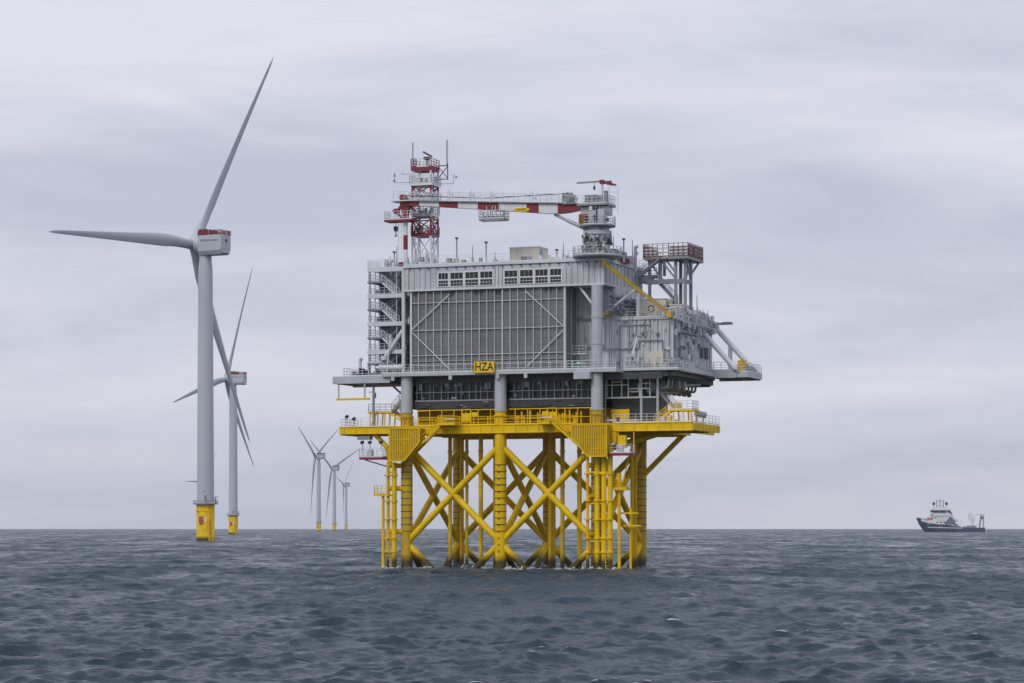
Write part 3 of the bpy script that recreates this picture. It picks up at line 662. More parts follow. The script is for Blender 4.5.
b = MB(); b.tube((-27.2, .3, 31.5), (-29.8, .3, 27.9), .26, 12); b.tube((-29.9, .3, 27.6), (-29.9, .3, 28.1), .45, 12); b.tube((-30.6, .2, 26.6), (-27.1, .2, 26.6), .36, 12); b.bar((-29.4, 0, 26), (-28.8, 0, 31), .16)
for u in (-30.3, -27.5): b.tube((u-.1, .2, 26.6), (u+.1, .2, 26.6), .48, 12)
b.build('vent_pipe', 'pale', tp)
b = MB()
for k in range(46):
    u = random.uniform(-32.4, -27); z = random.choice((25.8, 28.8, 32.5, 36.2)); h = random.uniform(.3, 1.5); b.box(u, 2.6, z, u+random.uniform(.15, .6), 3.2+random.uniform(0, 1), z+h)
for k in range(26): u = random.uniform(-35, -29.5); b.box(u, .2, 25.5, u+random.uniform(.1, .4), .6+random.uniform(0, 2), 25.7+random.uniform(.1, 1.1))
b.tube((-33.7, 1, 25.5), (-33.7, 1, 27.7), .22, 10); b.tube((-33.7, 1, 27.7), (-33.5, 1, 28.0), .25, 10); b.tube((-32.2, .4, 25.5), (-32.2, .4, 27.2), .14, 8)
build_each(b, 'stair_fitting', ['grey', 'steel', 'pale', 'steel', 'dark'], tp)
# cable deck under the main deck
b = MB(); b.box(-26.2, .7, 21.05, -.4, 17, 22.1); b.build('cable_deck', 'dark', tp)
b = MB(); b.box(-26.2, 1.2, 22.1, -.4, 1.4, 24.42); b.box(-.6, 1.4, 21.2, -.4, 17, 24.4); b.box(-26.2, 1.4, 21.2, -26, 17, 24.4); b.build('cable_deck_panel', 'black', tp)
b = MB()
for i in range(28):
    u = -25.6+i*.93+random.choice((0, 0, .22, -.2))
    if abs(u+13.25) < .85: continue
    b.box(u-.03, .74, 22.1, u+.03, .9, 24.42)
b.box(-25.6, .68, 23.17, -14.2, .86, 23.24); b.box(-12.3, .68, 23.17, -.8, .86, 23.24); b.box(-25.6, .6, 22.02, -14.2, .75, 22.2); b.box(-12.3, .6, 22.02, -.8, .75, 22.2)
for i in range(14):
    u = -25.2+i*1.86
    if i % 3 != 1 and abs(u+13) > 1.5: w_ = random.uniform(.4, .95); b.box(u, .95, random.uniform(23.5, 24.0), u+w_, 1.15, 24.42)
b.build('cable_deck_post', 'steel', tp)
b = MB()
for k in range(44): u = random.uniform(-25.5, -1.2); z = random.uniform(22.2, 24); b.box(u, .98, z, u+random.uniform(.1, .5), 1.18, z+random.uniform(.1, .5))
for k in range(16): u = random.uniform(-25.5, -1.2); z = random.uniform(21.1, 21.8); b.box(u, .55, z, u+random.uniform(.2, .9), .69, z+random.uniform(.08, .25))
build_each(b, 'cable_deck_fitting', ['dark', 'shaded_steel', 'steel', 'dark'], tp)
# open pipe rack under the wing
b = MB()
for u in (.6, 1.3, 2.6, 3.5, 5.0, 6.4, 7.4):
    b.bar((u, 2.2, 22.1), (u, 2.2, 24.6), .13)
b.box(.5, 2.1, 22.05, 7.6, 2.3, 22.25); b.box(.5, 2.2, 23.7, 3.4, 2.3, 23.85); b.box(3.6, 2.2, 23.2, 6.4, 2.3, 23.35); b.box(1.4, 2.25, 24.1, 2.6, 2.35, 24.3)
for u in (5.2, 7.4): b.tube((u, 2.3, 18.7), (u, 2.3, 24.6), .17, 10)
b.ladder((.6, .9, 18.7), (.6, .9, 24.5), .5)
b.path([(3.6, 2.4, 22.9), (4.8, 2.4, 22.9), (4.8, 2.4, 23.9), (6.2, 2.4, 23.9)], .1)
b.build('pipe_rack', 'grey', tp)
b = MB()
for k in range(9):
    v = 3+k*1.5; b.path([(5.6, v, 24.5), (5.6, v, 23.2), (8.4, v+.3, 23.4), (8.6, v+.3, 24.5)], .16); b.tube((6+.2*k, v, 23.0), (6+.2*k, v+.5, 23.0), .3, 10)
b.path([(6.5, 3, 23.6), (9.0, 9, 23.9), (9.2, 15, 24.3)], .2); b.path([(7.5, 3, 22.7), (8.2, 9, 23.0)], .12)
for k in range(20): u = random.uniform(5, 9); v = random.uniform(3, 13); b.box(u, v, 23.3, u+.4, v+.5, 24.4)
b.build('pipe_bundle', 'steel', tp)
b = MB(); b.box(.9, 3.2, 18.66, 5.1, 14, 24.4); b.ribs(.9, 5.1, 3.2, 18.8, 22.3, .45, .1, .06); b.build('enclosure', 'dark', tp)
b = MB(); b.box(.9, 2.9, 18.66, 3.4, 3.1, 20.7); b.build('enclosure_guard', 'yellow', tp)

# ------------------------------------------------------------------ name board
sg = thing('name_board', 'yellow name board with black letters HZA on the front deck edge', 'sign', (-14.95, -1.5, 25.5))
b = MB(); b.box(-16.4, -1.55, 25.5, -13.5, -1.4, 27.05); bd = b.build('board', 'sign_yellow', sg)
text_mesh('HZA', 1.5, 'lettering', 'lettering', sg, (-14.95, -1.58, 26.27), (R(90), 0, 0), .015, .84)
b = MB()
for u in (-15.9, -14.95, -14.0): b.bar((u, -1.3, 25.5), (u, -1.3, 27.4), .07)
b.build('bracket', 'steel', sg)
b = MB()
for (a, c, e, f) in ((-16.4, 25.5, -13.5, 25.54), (-16.4, 27.01, -13.5, 27.05), (-16.4, 25.56, -16.36, 26.99), (-13.54, 25.56, -13.5, 26.99)): b.box(a, -1.57, c, e, -1.54, f)
b.build('border', 'lettering', sg)

# ------------------------------------------------------------------ pedestal crane
cu, cv = -.35, 1.2
cr = thing('pedestal_crane', 'grey pedestal crane with a long red and white striped boom, on the roof corner', 'crane', (cu, cv, 39.95))
b = MB(); b.lathe((cu, cv, 0), [(1.6, 39.96), (1.6, 40.3), (1.6, 43.0), (1.85, 43.05), (1.85, 43.55), (1.55, 43.6), (1.55, 44.1)], 24)
for z in (41.2, 42.3): b.lathe((cu, cv, 0), [(1.68, z), (1.68, z+.15)], 24)
pd_ = b.build('pedestal', 'grey', cr)
for mt_, nk in (('steel', 26), ('dark', 12), ('pale', 10)):
    b = MB()
    for k in range(nk):
        a = random.uniform(3.3, 6.3); z = random.uniform(40.4, 42.9); q = random.uniform(1.65, 2.0); x = cu+q*math.cos(a); y = cv+q*math.sin(a); b.box(x-.14, y-.2, z, x+random.uniform(.05, .25), y+.2, z+random.uniform(.15, .8))
    for k in range(4):
        a = random.uniform(3.4, 6.1); b.bar((cu+1.75*math.cos(a), cv+1.75*math.sin(a), 40.3), (cu+1.75*math.cos(a), cv+1.75*math.sin(a), 43.9), .1)
    build_each(b, 'pedestal_fitting', mt_, pd_)
b = MB(); b.lathe((cu, cv, 0), [(2.2, 39.97), (3.1, 40.14), (3.2, 40.16), (3.2, 40.34)], 28)
pf = b.build('base_platform', 'steel', cr)
b = MB(); pts = [(cu+3.15*math.cos(a), cv+3.15*math.sin(a), 40.34) for a in np.linspace(0, 2*math.pi, 19)]; b.rail(pts, t=.06, step=.8); b.build('railing', 'pale', pf)
b = MB(); b.lathe((cu, cv, 0), [(1.9, 44.0), (2.3, 44.08), (2.35, 44.1), (2.35, 44.26)], 26); pf = b.build('slew_platform', 'steel', cr)
b = MB(); pts = [(cu+2.3*math.cos(a), cv+2.3*math.sin(a), 44.26) for a in np.linspace(0, 2*math.pi, 15)]; b.rail(pts, t=.06, step=.7); b.build('railing', 'pale', pf)
b = MB(); b.lathe((cu, cv, 0), [(1.2, 44.26), (1.25, 46.6)], 12)
b.box(cu-1.9, cv-1.2, 45.6, cu+1.6, cv+1.3, 46.6); b.box(cu+.6, cv-1.7, 44.4, cu+1.5, cv-.6, 46.2); b.box(cu-.6, cv-1.75, 44.5, cu+.1, cv-1, 46.1); b.box(cu-.1, cv-1.85, 45.3, cu+.4, cv-1.4, 45.9)
b.build('slew_house', 'grey', cr)
b = MB(); b.box(cu-1.9, cv-1.9, 44.5, cu-.9, cv-1.1, 45.6); b.build('drive_motor', 'brown', cr)
b = MB()
for k in range(26):
    a = random.uniform(3.2, 6.4); z = random.uniform(44.4, 46.2); q = random.uniform(1.2, 1.9); x = cu+q*math.cos(a); y = cv+q*math.sin(a); b.box(x-.12, y-.15, z, x+random.uniform(.05, .3), y+.15, z+random.uniform(.15, .6))
for k in range(7):
    a = random.uniform(3.3, 6.2); b.bar((cu+1.5*math.cos(a), cv+1.5*math.sin(a), 44.3), (cu+1.6*math.cos(a), cv+1.6*math.sin(a), 46.6), .09)
build_each(b, 'slew_fitting', ['dark', 'steel', 'pale'], cr)
b = MB(); b.box(cu-2.2, cv-1.8, 46.7, cu+1.9, cv+1.8, 46.95); dk = b.build('machinery_deck', 'steel', cr)
b = MB(); b.rail([(cu-2.1, cv-1.7, 46.95), (cu+1.8, cv-1.7, 46.95), (cu+1.8, cv+1.7, 46.95)], t=.06, step=.7)
for z in (46.2, 47.4, 48.4, 49.2): b.bar((cu+1.9, cv-1.0, z), (cu+2.9, cv-.4, z), .06)
for x in (1.9, 2.9): b.bar((cu+x, cv-1.0+.6*(x-1.9), 45.6), (cu+x, cv-1.0+.6*(x-1.9), 49.3), .06)
b.build('railing', 'pale', dk)
b = MB(); b.box(cu-1.3, cv-1.3, 47.0, cu+.2, cv+.4, 48.1); b.box(cu+.6, cv-1.2, 46.95, cu+.95, cv-.7, 48.0); b.box(cu+1.2, cv-1, 46.95, cu+1.6, cv-.4, 48.6)
for k in range(5): b.box(cu-1.2+.28*k, cv-1.34, 47.2, cu-1.05+.28*k, cv-1.3, 47.9)
b.build('engine_box', 'steel', dk)
# boom: tapered box girder in painted bands, from the crane to its rest
def boom_z(u):
    t = (u-(-2.1))/(-26.4+2.1); top = 47.05+t*1.45
    dep = np.interp(u, [-28, -22, -13.5, -6.2, -4.5, -2.1], [.55, .62, .98, 1.28, 1.12, .62]); return top, top-dep
bands = [(-26.4, -25.0, 'red'), (-25.0, -22.2, 'white'), (-22.2, -19.5, 'red'), (-19.5, -16.7, 'white'), (-16.7, -13.75, 'red'), (-13.75, -9.9, 'white'), (-9.9, -8.2, 'red'), (-8.2, -5.6, 'white'), (-5.6, -2.0, 'red')]
bm = None
for a, c, m in bands:
    b = MB()
    n = 3
    for i in range(n):
        x0 = a+(c-a)*i/n; x1 = a+(c-a)*(i+1)/n; t0, b0 = boom_z(x0); t1, b1 = boom_z(x1)
        b.prism([(x0, b0), (x1, b1), (x1, t1), (x0, t0)], cv-.55, cv+.55)
    o = b.build('boom_section', m, cr)
    if a == -13.75: bm = o
b = MB(); pz = lambda u: boom_z(u)[0]
b.prism([(-27.5, pz(-27.5)), (-2.2, pz(-2.2)), (-2.2, pz(-2.2)+.14), (-27.5, pz(-27.5)+.14)], cv-.85, cv+.85)
wk = b.build('boom_walkway', 'steel', cr)
b = MB()
for s in (-.8, .8): b.rail([(-28.6, cv+s, pz(-28.6)+.14), (-3.8, cv+s, pz(-3.8)+.14)], t=.055, step=1.6, toe=False)
for u in (-20.6, -14.8, -9.0, -4.6, -17.6): b.bar((u, cv-.8, pz(u)), (u, cv-.8, pz(u)+1.5), .12); b.box(u+.2, cv-.85, pz(u)+.5, u+.55, cv-.75, pz(u)+1.1)
b.box(-28.9, cv-.9, pz(-28.6)-.1, -25.2, cv+.9, pz(-28.6)+.05)
b.build('railing', 'pale', wk)
b = MB()
ov = [(-10.6+1.15*math.cos(a), 46.72+.27*math.sin(a)) for a in np.linspace(0, 2*math.pi, 25)[:-1]]
b.prism(ov[::-1], cv-.60, cv-.545); lg = b.build('emblem', 'sign_yellow', cr)
b = MB()
for k in range(7): u = -11.3+k*.2; b.prism([(u, 46.62), (u+.1, 46.62), (u+.13, 46.84), (u+.03, 46.84)], cv-.63, cv-.601)
b.build('emblem_mark', 'lettering', lg)
b = MB(); b.tube((-6.2, cv, 45.95), (-2.0, cv, 43.95), .19, 12); b.tube((-4.5, cv, 45.14), (-2.0, cv, 43.95), .26, 12); b.build('luffing_cylinder', 'grey', cr)
b = MB(); b.tube((-4.1, cv-.9, 47.9), (-4.1, cv+.9, 47.9), .36, 14)
for s in (-.95, -.3, .3, .9):
    for k in range(8): a_ = k*math.pi/4; b.bar((-4.1+.62*math.cos(a_), cv+s, 47.95+.62*math.sin(a_)), (-4.1+.62*math.cos(a_+math.pi/4), cv+s, 47.95+.62*math.sin(a_+math.pi/4)), .1)
b.bar((-4.8, cv-.9, 47.2), (-4.8, cv-.9, 48.5), .1); b.bar((-3.4, cv-.9, 47.2), (-3.4, cv-.9, 48.5), .1); b.bar((-4.8, cv-.9, 48.5), (-3.4, cv-.9, 48.5), .1)
b.box(-4.8, cv-.9, 47.1, -3.3, cv+.9, 47.3); b.build('winch', 'steel', cr)
b = MB(); b.prism([(-27.9, 47.9), (-26.4, 47.9), (-26.4, 48.4), (-27.2, 49.3), (-27.7, 49.3)], cv-.4, cv+.4); b.bar((-27.7, cv, 48.2), (-28.6, cv, 47.0), .3); b.bar((-26.6, cv, 48.1), (-25.8, cv, 47.2), .25); b.tube((-27.5, cv-.45, 49.1), (-27.5, cv+.45, 49.1), .42, 14); b.tube((-28.5, cv-.3, 47.3), (-28.5, cv+.3, 47.3), .4, 12); b.build('boom_head', 'red', cr)
b = MB()
for k in (-.2, .2): b.path([(-4.1, cv+k, 48.6), (-16, cv+k, 48.5), (-27.9, cv+k, 49.4)], .03, 4)
b.build('hoist_rope', 'dark', cr)
# boom rest
br = thing('boom_rest', 'red and white banded post holding up the left end of the crane boom', 'boom rest', (-27.2, 1.2, 39.7))
for a, c, m in ((39.7, 42.2, 'white'), (42.2, 44.1, 'red'), (44.1, 46.2, 'white')): MB().tube((-27.2, 1.2, a), (-27.2, 1.2, c), .3, 14).build('post', m, br)
b = MB(); b.prism([(-27.5, 46.2), (-26.9, 46.2), (-26.6, 47.85), (-27.8, 47.85)], .9, 1.5); b.bar((-27.4, 1.2, 46.2), (-29.0, 1.2, 47.5), .3); b.build('cradle', 'red', br)
b = MB(); b.box(-29.9, .3, 45.9, -25.9, 2.3, 46.15); lp_ = b.build('service_platform', 'red', br)
b = MB(); b.rail([(-25.9, .35, 46.15), (-29.85, .35, 46.15), (-29.85, 2.25, 46.15)], t=.06, step=.7); b.build('railing', 'pale', lp_)
b = MB(); b.ladder((-28.0, 1.2, 39.8), (-28.0, 1.2, 45.9), .5, t=.05); b.build('ladder', 'pale', br)
hk = thing('hook_block', 'dark crane hook block hanging below the left boom head', 'hook block', (-28.6, 1.2, 44.0))
b = MB(); b.box(-28.8, 1.0, 44.7, -28.4, 1.4, 45.3); b.tube((-28.6, 1.0, 45.1), (-28.6, 1.4, 45.1), .28, 12); b.build('sheave_block', 'dark', hk)
b = MB(); b.path([(-28.6, 1.2, 44.7), (-28.6, 1.2, 44.35), (-28.45, 1.2, 44.15), (-28.6, 1.2, 44.0), (-28.78, 1.2, 44.15)], .07, 8); b.build('hook', 'dark', hk)
b = MB(); b.bar((-28.7, 1.2, 45.2), (-28.7, 1.2, 47.3), .03); b.bar((-28.5, 1.2, 45.2), (-28.5, 1.2, 47.3), .03); b.build('rope', 'dark', hk)
wb = thing('work_basket', 'grey railed work basket slung beneath the middle of the crane boom', 'basket', (-14.6, 1.2, 45.4))
b = MB(); b.box(-16.4, .3, 45.5, -12.9, 2.1, 45.7); b.box(-15.6, .2, 45.35, -13.6, .5, 45.5); b.box(-15.9, .5, 45.7, -13.3, 1.6, 46.1); b.build('floor', 'steel', wb)
b = MB(); b.rail([(-16.4, .3, 45.7), (-12.9, .3, 45.7), (-12.9, 2.1, 45.7), (-16.4, 2.1, 45.7), (-16.4, .3, 45.7)], t=.07, step=.6); b.build('railing', 'pale', wb)
b = MB()
for u in (-15.4, -14.6, -14.2, -13.6): b.bar((u, .55, 45.7), (u, .55, 47.4), .09)
for u in (-15.4, -13.6): b.bar((u, 1.85, 45.7), (u, 1.85, 47.4), .09)
b.build('hanger', 'pale', wb)
jc = thing('jib_crane', 'small jib crane with grey boom and red counter-jib on top of the pedestal crane', 'jib crane', (.3, 1.2, 46.95))
MB().tube((.3, 1.2, 46.95), (.3, 1.2, 49.9), .14, 10).build('post', 'pale', jc)
b = MB(); b.bar((.3, 1.2, 49.95), (-3.1, 1.0, 49.85), .16, .22); b.build('boom', 'steel', jc)
b = MB(); b.box(.0, .95, 49.6, .6, 1.45, 50.1); b.bar((.4, 1.2, 49.85), (2.1, 1.3, 49.35), .22, .3); b.box(.9, 1.0, 49.5, 1.5, 1.5, 49.95); b.build('counter_jib', 'red', jc)
b = MB(); b.bar((-.75, 1.1, 49.8), (-.75, 1.1, 49.2), .05); b.box(-.87, 1.0, 48.9, -.63, 1.2, 49.35); b.build('hook', 'dark', jc)

# ------------------------------------------------------------------ lattice mast
mu0, mu1, mv0, mv1 = -27.0, -24.35, 3.0, 5.5
lm = thing('lattice_mast', 'red and white lattice telecom mast rising from the left end of the roof', 'mast', (-25.6, 4.4, 39.75))
def mast_section(z0, z1, mat, diag=True, leg=.1):
    b = MB(); C = [(mu0, mv0), (mu1, mv0), (mu1, mv1), (mu0, mv1)]
    for x, y in C: b.bar((x, y, z0), (x, y, z1), leg*2)
    for (xa, ya), (xb, yb) in zip(C, C[1:]+C[:1]):
        b.bar((xa, ya, z1-.1), (xb, yb, z1-.1), .14)
        if diag: b.bar((xa, ya, z0+.1), (xb, yb, z1-.2), .12); b.bar((xb, yb, z0+.1), (xa, ya, z1-.2), .12)
    b.build('mast_section', mat, lm)
def mast_platform(z, mat, rmat, w=.35):
    b = MB(); b.box(mu0-w, mv0-w, z, mu1+w, mv1+w, z+.25); o = b.build('mast_platform', mat, lm)
    r = MB(); p = [(mu0-w, mv0-w), (mu1+w, mv0-w), (mu1+w, mv1+w), (mu0-w, mv1+w), (mu0-w, mv0-w)]; r.rail([(x, y, z+.25) for x, y in p], t=.065, step=.65); r.build('railing', rmat, o)
mast_section(39.8, 44.3, 'white'); mast_section(44.3, 46.6, 'red'); mast_section(46.6, 49.2, 'white', False); mast_section(49.2, 51.0, 'red'); mast_section(51.0, 53.0, 'white', False)
mast_platform(44.15, 'red', 'red', .15); mast_platform(46.8, 'white', 'pale', .15); mast_platform(48.6, 'white', 'pale', .25); mast_platform(50.85, 'white', 'pale', .3)
b = MB(); b.box(mu0-.15, mv0-.15, 52.85, mu1+.15, mv1+.15, 53.3); o = b.build('mast_platform', 'red', lm)
q_ = .13
r = MB(); r.rail([(mu0-q_, mv0-q_, 53.3), (mu0+.6, mv0-q_, 53.3)], t=.1, step=.5); r.rail([(mu0-q_, mv0-q_, 53.3), (mu0-q_, mv1+q_, 53.3)], t=.08, step=.8); r.rail([(mu1-.2, mv0-q_, 53.3), (mu1+q_, mv0-q_, 53.3), (mu1+q_, mv1+q_, 53.3)], t=.07, step=.8); r.build('railing', 'red', o)
r = MB(); r.rail([(mu0+.6, mv0-q_, 53.3), (mu1-.2, mv0-q_, 53.3)], t=.055, step=.6); r.rail([(mu0-.1, mv1+q_, 53.3), (mu1+.1, mv1+q_, 53.3)], t=.055, step=.6); r.build('railing', 'pale', o)
b = MB(); b.ladder((mu0+.5, mv0+.3, 39.8), (mu0+.5, mv0+.3, 53), .5, t=.07); b.bar((mu0+.9, mv0+.4, 39.8), (mu0+.9, mv0+.4, 53), .12); b.bar((mu1-.5, mv1-.3, 39.8), (mu1-.5, mv1-.3, 53), .1); b.build('ladder', 'pale', lm)
b = MB()
for k in range(60):
    u = random.uniform(mu0, mu1-.3); v = random.uniform(mv0, mv1-.3); z = random.choice((44.4, 47.0, 48.9, 51.1, 40.3, 41.0)); w = random.uniform(.12, .4); b.box(u, v, z, u+w, v+w, z+random.uniform(.3, 1.2))
build_each(b, 'mast_equipment', ['pale', 'pale', 'steel'], lm)
b = MB()
b.bar((mu1, mv1, 53.7), (mu1+1.4, mv1, 53.7), .12); b.bar((mu1, mv1, 51.9), (mu1+1.4, mv1, 51.9), .1); b.bar((mu1+1.4, mv1, 51.8), (mu1+1.4, mv1, 54), .12); b.bar((mu1, mv1, 52), (mu1+1.4, mv1, 53.6), .09); b.bar((mu1, mv1, 53.6), (mu1+1.4, mv1, 52), .09)
b.build('outrigger', 'red', lm)
b = MB(); b.bar((mu1+1.3, mv1, 53.7), (mu1+1.3, mv1, 57.1), .13)
for k in range(4): b.bar((mu1+1.3, mv1, 54.9+k*.6), (mu1+1.55, mv1, 54.9+k*.6), .05)
b.build('whip_antenna', 'steel', lm); MB().bar((mu0+.2, mv0-.3, 53.5), (mu0+.2, mv0-.3, 56.6), .12).build('whip_antenna', 'steel', lm)
b = MB(); b.bar((mu0, mv0, 51.3), (mu0-2.6, mv0, 51.4), .06); b.bar((mu0-2.6, mv0, 51.4), (mu0-2.6, mv0, 52.8), .06); b.box(mu0-2.75, mv0-.1, 51.5, mu0-2.5, mv0+.1, 51.8); b.box(mu0-2.65, mv0-.1, 52.2, mu0-2.45, mv0+.1, 52.5); b.bar((mu0, mv0, 52.4), (mu0-1.5, mv0, 52.5), .05); b.bar((mu0-1.5, mv0, 52.4), (mu0-1.5, mv0, 52.8), .05); b.build('instrument_arm', 'steel', lm)
b = MB(); b.bar((mu1, mv0, 50.95), (mu1+3.3, mv0, 50.9), .06); b.bar((mu1+3.3, mv0, 50.9), (mu1+3.3, mv0, 52.1), .06); b.box(mu1+3.55, mv0-.1, 51.6, mu1+3.75, mv0+.1, 51.85); b.build('instrument_arm', 'steel', lm)
rd = thing('radar_scanner', 'dark radar scanner with tilted bar antenna on the top mast platform', 'radar', (-25.3, 4.0, 53.4))
MB().tube((-25.3, 4.0, 53.4), (-25.3, 4.0, 54.5), .16, 10).build('pedestal', 'steel', rd); MB().box(-25.7, 3.7, 54.4, -24.95, 4.3, 54.75).build('gearbox', 'dark', rd)
MB().bar((-25.85, 4.0, 55.45), (-24.6, 4.0, 54.75), .25, .22).build('antenna_bar', 'dark', rd)

# ------------------------------------------------------------------ winch platform tower on the wing roof
wt = thing('winch_platform', 'red-railed platform on a grey braced steel tower, on the right wing roof', 'platform tower', (5.6, 14.5, 32.6))
for (u, v) in ((3.0, 12.6), (6.6, 12.6), (7.9, 12.6), (6.6, 14.8), (8.0, 14.8)):
    MB().bar((u, v, 32.6), (u, v, 40.9), .36).build('tower_leg', 'steel', wt)
b = MB()
b.box(5.9, 11.6, 40.75, 8.6, 18.6, 41.1); b.box(2.3, 11.8, 40.8, 5.9, 15.5, 41.05); b.build('platform_deck', 'steel', wt)
b = MB()
for z in (37.9,): b.box(2.4, 12.4, z-.3, 8.0, 12.8, z+.3); b.box(7.8, 12.8, z-.3, 8.1, 15, z+.2); b.box(2.4, 12.8, z-.1, 7.8, 15, z)
b.box(2.4, 12.4, 34.6, 8, 12.7, 34.8); b.box(7.8, 12.7, 34.4, 8.1, 14.8, 34.65)
for p, q in (((6.6, 12.6, 38.2), (4.6, 12.6, 40.7)), ((4.6, 12.6, 38.2), (4.6, 12.6, 40.7)), ((5.3, 12.6, 40.7), (6.6, 12.6, 39)), ((3.0, 12.6, 40.7), (4.6, 12.6, 38.2)), ((8.0, 14.8, 38.9), (8.0, 18.2, 40.7)), ((8.0, 12.6, 38.3), (8.0, 14.8, 40.7)), ((8.0, 14.8, 38.3), (8.0, 12.6, 40.7)), ((3.0, 12.6, 34.8), (6.6, 12.6, 32.8)), ((3.0, 12.6, 36.0), (6.6, 12.6, 33.4))): b.bar(p, q, .22)
b.build('bracing', 'steel', wt)
b = MB(); b.stair((1.6, 11.9, 38.5), (4.6, 11.9, 40.8)); b.stair((3.9, 13.4, 38.0), (6.4, 13.4, 35.3)); b.stair((3.2, 14.4, 32.8), (6.2, 14.4, 35.3)); b.build('stair_flight', 'steel', wt)
b = MB()
for p in ([(2.35, 15.4), (2.35, 11.85), (4.3, 11.85)], [(5.9, 11.65), (8.55, 11.65), (8.55, 18.5), (5.9, 18.5)]):
    b.rail([(x, y, 41.08) for x, y in p], h=1.75, t=.075, step=.75, rails=(1, .75, .5, .25))
b.rail([(8.57, 11.8, 41.2), (8.57, 18.3, 41.2)], h=1.5, t=.06, step=.32, rails=(.9, .45)); b.rail([(2.33, 11.9, 41.2), (2.33, 15.3, 41.2)], h=1.5, t=.06, step=.32, rails=(.9, .45))
b.rail([(4.3, 11.83, 41.08), (5.9, 11.7, 41.1)], h=1.75, t=.07, step=.8); b.build('railing', 'rail_red', wt)
b = MB(); b.rail([(4.3, 11.86, 41.08), (5.9, 11.75, 41.1)], h=1.5, t=.07); b.box(2.6, 11.95, 41.1, 4.2, 12.02, 42.3); b.box(6.0, 11.75, 41.2, 8.4, 11.8, 42.4); b.build('mesh_panel', 'pale', wt)
# walkway linking the roof and the tower
b = MB(); b.box(-.2, 15.6, 38.8, 3.0, 17.2, 39.0); b.rail([(0, 15.65, 39.0), (3.0, 15.65, 39.0)], t=.07); b.box(1.2, 14.0, 38.0, 2.6, 16, 38.8); b.build('link_walkway', 'steel', wt)

# ------------------------------------------------------------------ yellow beam, cabins, roof items
yb = thing('trolley_beam', 'yellow sloping beam running from the roof corner down to the wing roof', 'beam', (8.4, 3.9, 32.7))
b = MB(); b.bar((1.15, -.4, 39.2), (8.5, 3.9, 32.85), .16, .2); b.build('beam', 'stained', yb)
b = MB(); b.bar((1.15, -.4, 39.45), (8.5, 3.9, 33.1), .24, .07); b.bar((1.15, -.4, 38.95), (8.5, 3.9, 32.6), .24, .07); b.box(.9, -.6, 39.0, 1.3, -.05, 39.6); b.box(8.2, 3.5, 32.4, 8.8, 4.2, 33.2); b.build('flange', 'stained', yb)
def cabin(label, u0, v0, z0, u1, v1, z1, mat='beige'):
    o = thing('roof_cabin', label, 'cabin', ((u0+u1)/2, (v0+v1)/2, z0))
    b = MB(); b.box(u0, v0, z0+.15, u1, v1, z1); b.ribs(u0+.1, u1-.1, v0, z0+.25, z1-.2, .4, .1, .04); b.build('body', mat, o)
    MB().box(u0-.1, v0-.1, z1, u1+.1, v1+.1, z1+.1).build('roof', 'white', o)
    b = MB(); b.box(u0+.1, v0+.1, z0, u1-.1, v0+.3, z0+.15); b.box(u0+.1, v1-.3, z0, u1-.1, v1-.1, z0+.15); b.build('skid', 'steel', o)
    b = MB(); b.box(u0+.5, v0-.09, z0+.5, u0+1.1, v0-.03, z0+.75); b.box(u1+.0, v0+.6, z0+.4, u1+.05, v0+1.5, z1-.3); b.build('vent', 'steel', o)
    return o
cabin('beige cabin on the main roof between lamp posts, below the crane boom', -14.1, 5.5, 39.95, -10.0, 9.0, 42.35)
o = cabin('large beige cabin with a red ring marking on the wing roof, under the yellow beam', 2.5, 9.0, 32.65, 6.3, 13, 35.3)
b = MB()
for k in range(8):
    a = k*math.pi/4; b.bar((4.4+.42*math.cos(a), 8.93, 34.1+.42*math.sin(a)), (4.4+.42*math.cos(a+math.pi/4), 8.93, 34.1+.42*math.sin(a+math.pi/4)), .09)
b.build('red_marking', 'red', o)
cabin('small beige cabin at the foot of the red-railed platform tower', 6.75, 9.6, 32.65, 8.4, 12, 34.5)
def lamp(u, v, z0, z1, label, kind):
    o = thing('roof_lamp' if kind else 'whip_antenna', label, 'lamp post' if kind else 'antenna', (u, v, z0), 'lamp posts on the platform roof' if kind else 'antennas on the platform roof')
    if kind:
        MB().tube((u, v, z0), (u, v, z1), .09, 8).build('post', 'steel', o); MB().box(u-.12, v-.12, z0, u+.12, v+.12, z0+.9).build('base_box', 'pale', o); MB().box(u-.13, v-.3, z1-.05, u+.2, v+.1, z1+.14).build('lamp_head', 'dark', o)
    else:
        MB().tube((u, v, z0), (u, v, z1), .09, 8, .04).build('rod', 'steel', o); MB().tube((u, v, z0), (u, v, z0+.8), .17, 8).build('mount', 'grey', o)
lamp(-19.6, .5, 39.95, 43.3, 'lamp post just right of the lattice mast on the roof edge', 1)
lamp(-15.5, .6, 39.95, 42.6, 'lamp post on the roof edge above the gap between the window groups', 1)
lamp(-6.2, 2, 39.95, 41.4, 'short lamp post just right of the beige cabin on the main roof', 1)
lamp(1.6, 6, 39.95, 42.9, 'lamp post on the roof right behind the pedestal crane', 1)
lamp(-29.6, 3, 39.75, 42.1, 'lamp post at the far left end of the roof over the stair tower', 1)
lamp(-17.4, .6, 39.95, 42.4, 'whip antenna left of the lamp post above the window gap', 0)
lamp(-4.8, .6, 39.95, 42.2, 'whip antenna on the roof edge left of the pedestal crane base', 0)
lamp(.0, 6.5, 39.95, 43.5, 'whip antenna standing close behind the pedestal crane', 0)
lamp(2.3, 7.5, 39.9, 43.0, 'thick whip antenna right of the lamp post behind the crane', 0)
lamp(-28.8, 2.0, 39.75, 42.9, 'tall whip antenna beside the red and white boom rest', 0)
lamp(-14.8, 2, 39.95, 41.5, 'short whip antenna beside the left end of the beige roof cabin', 0)
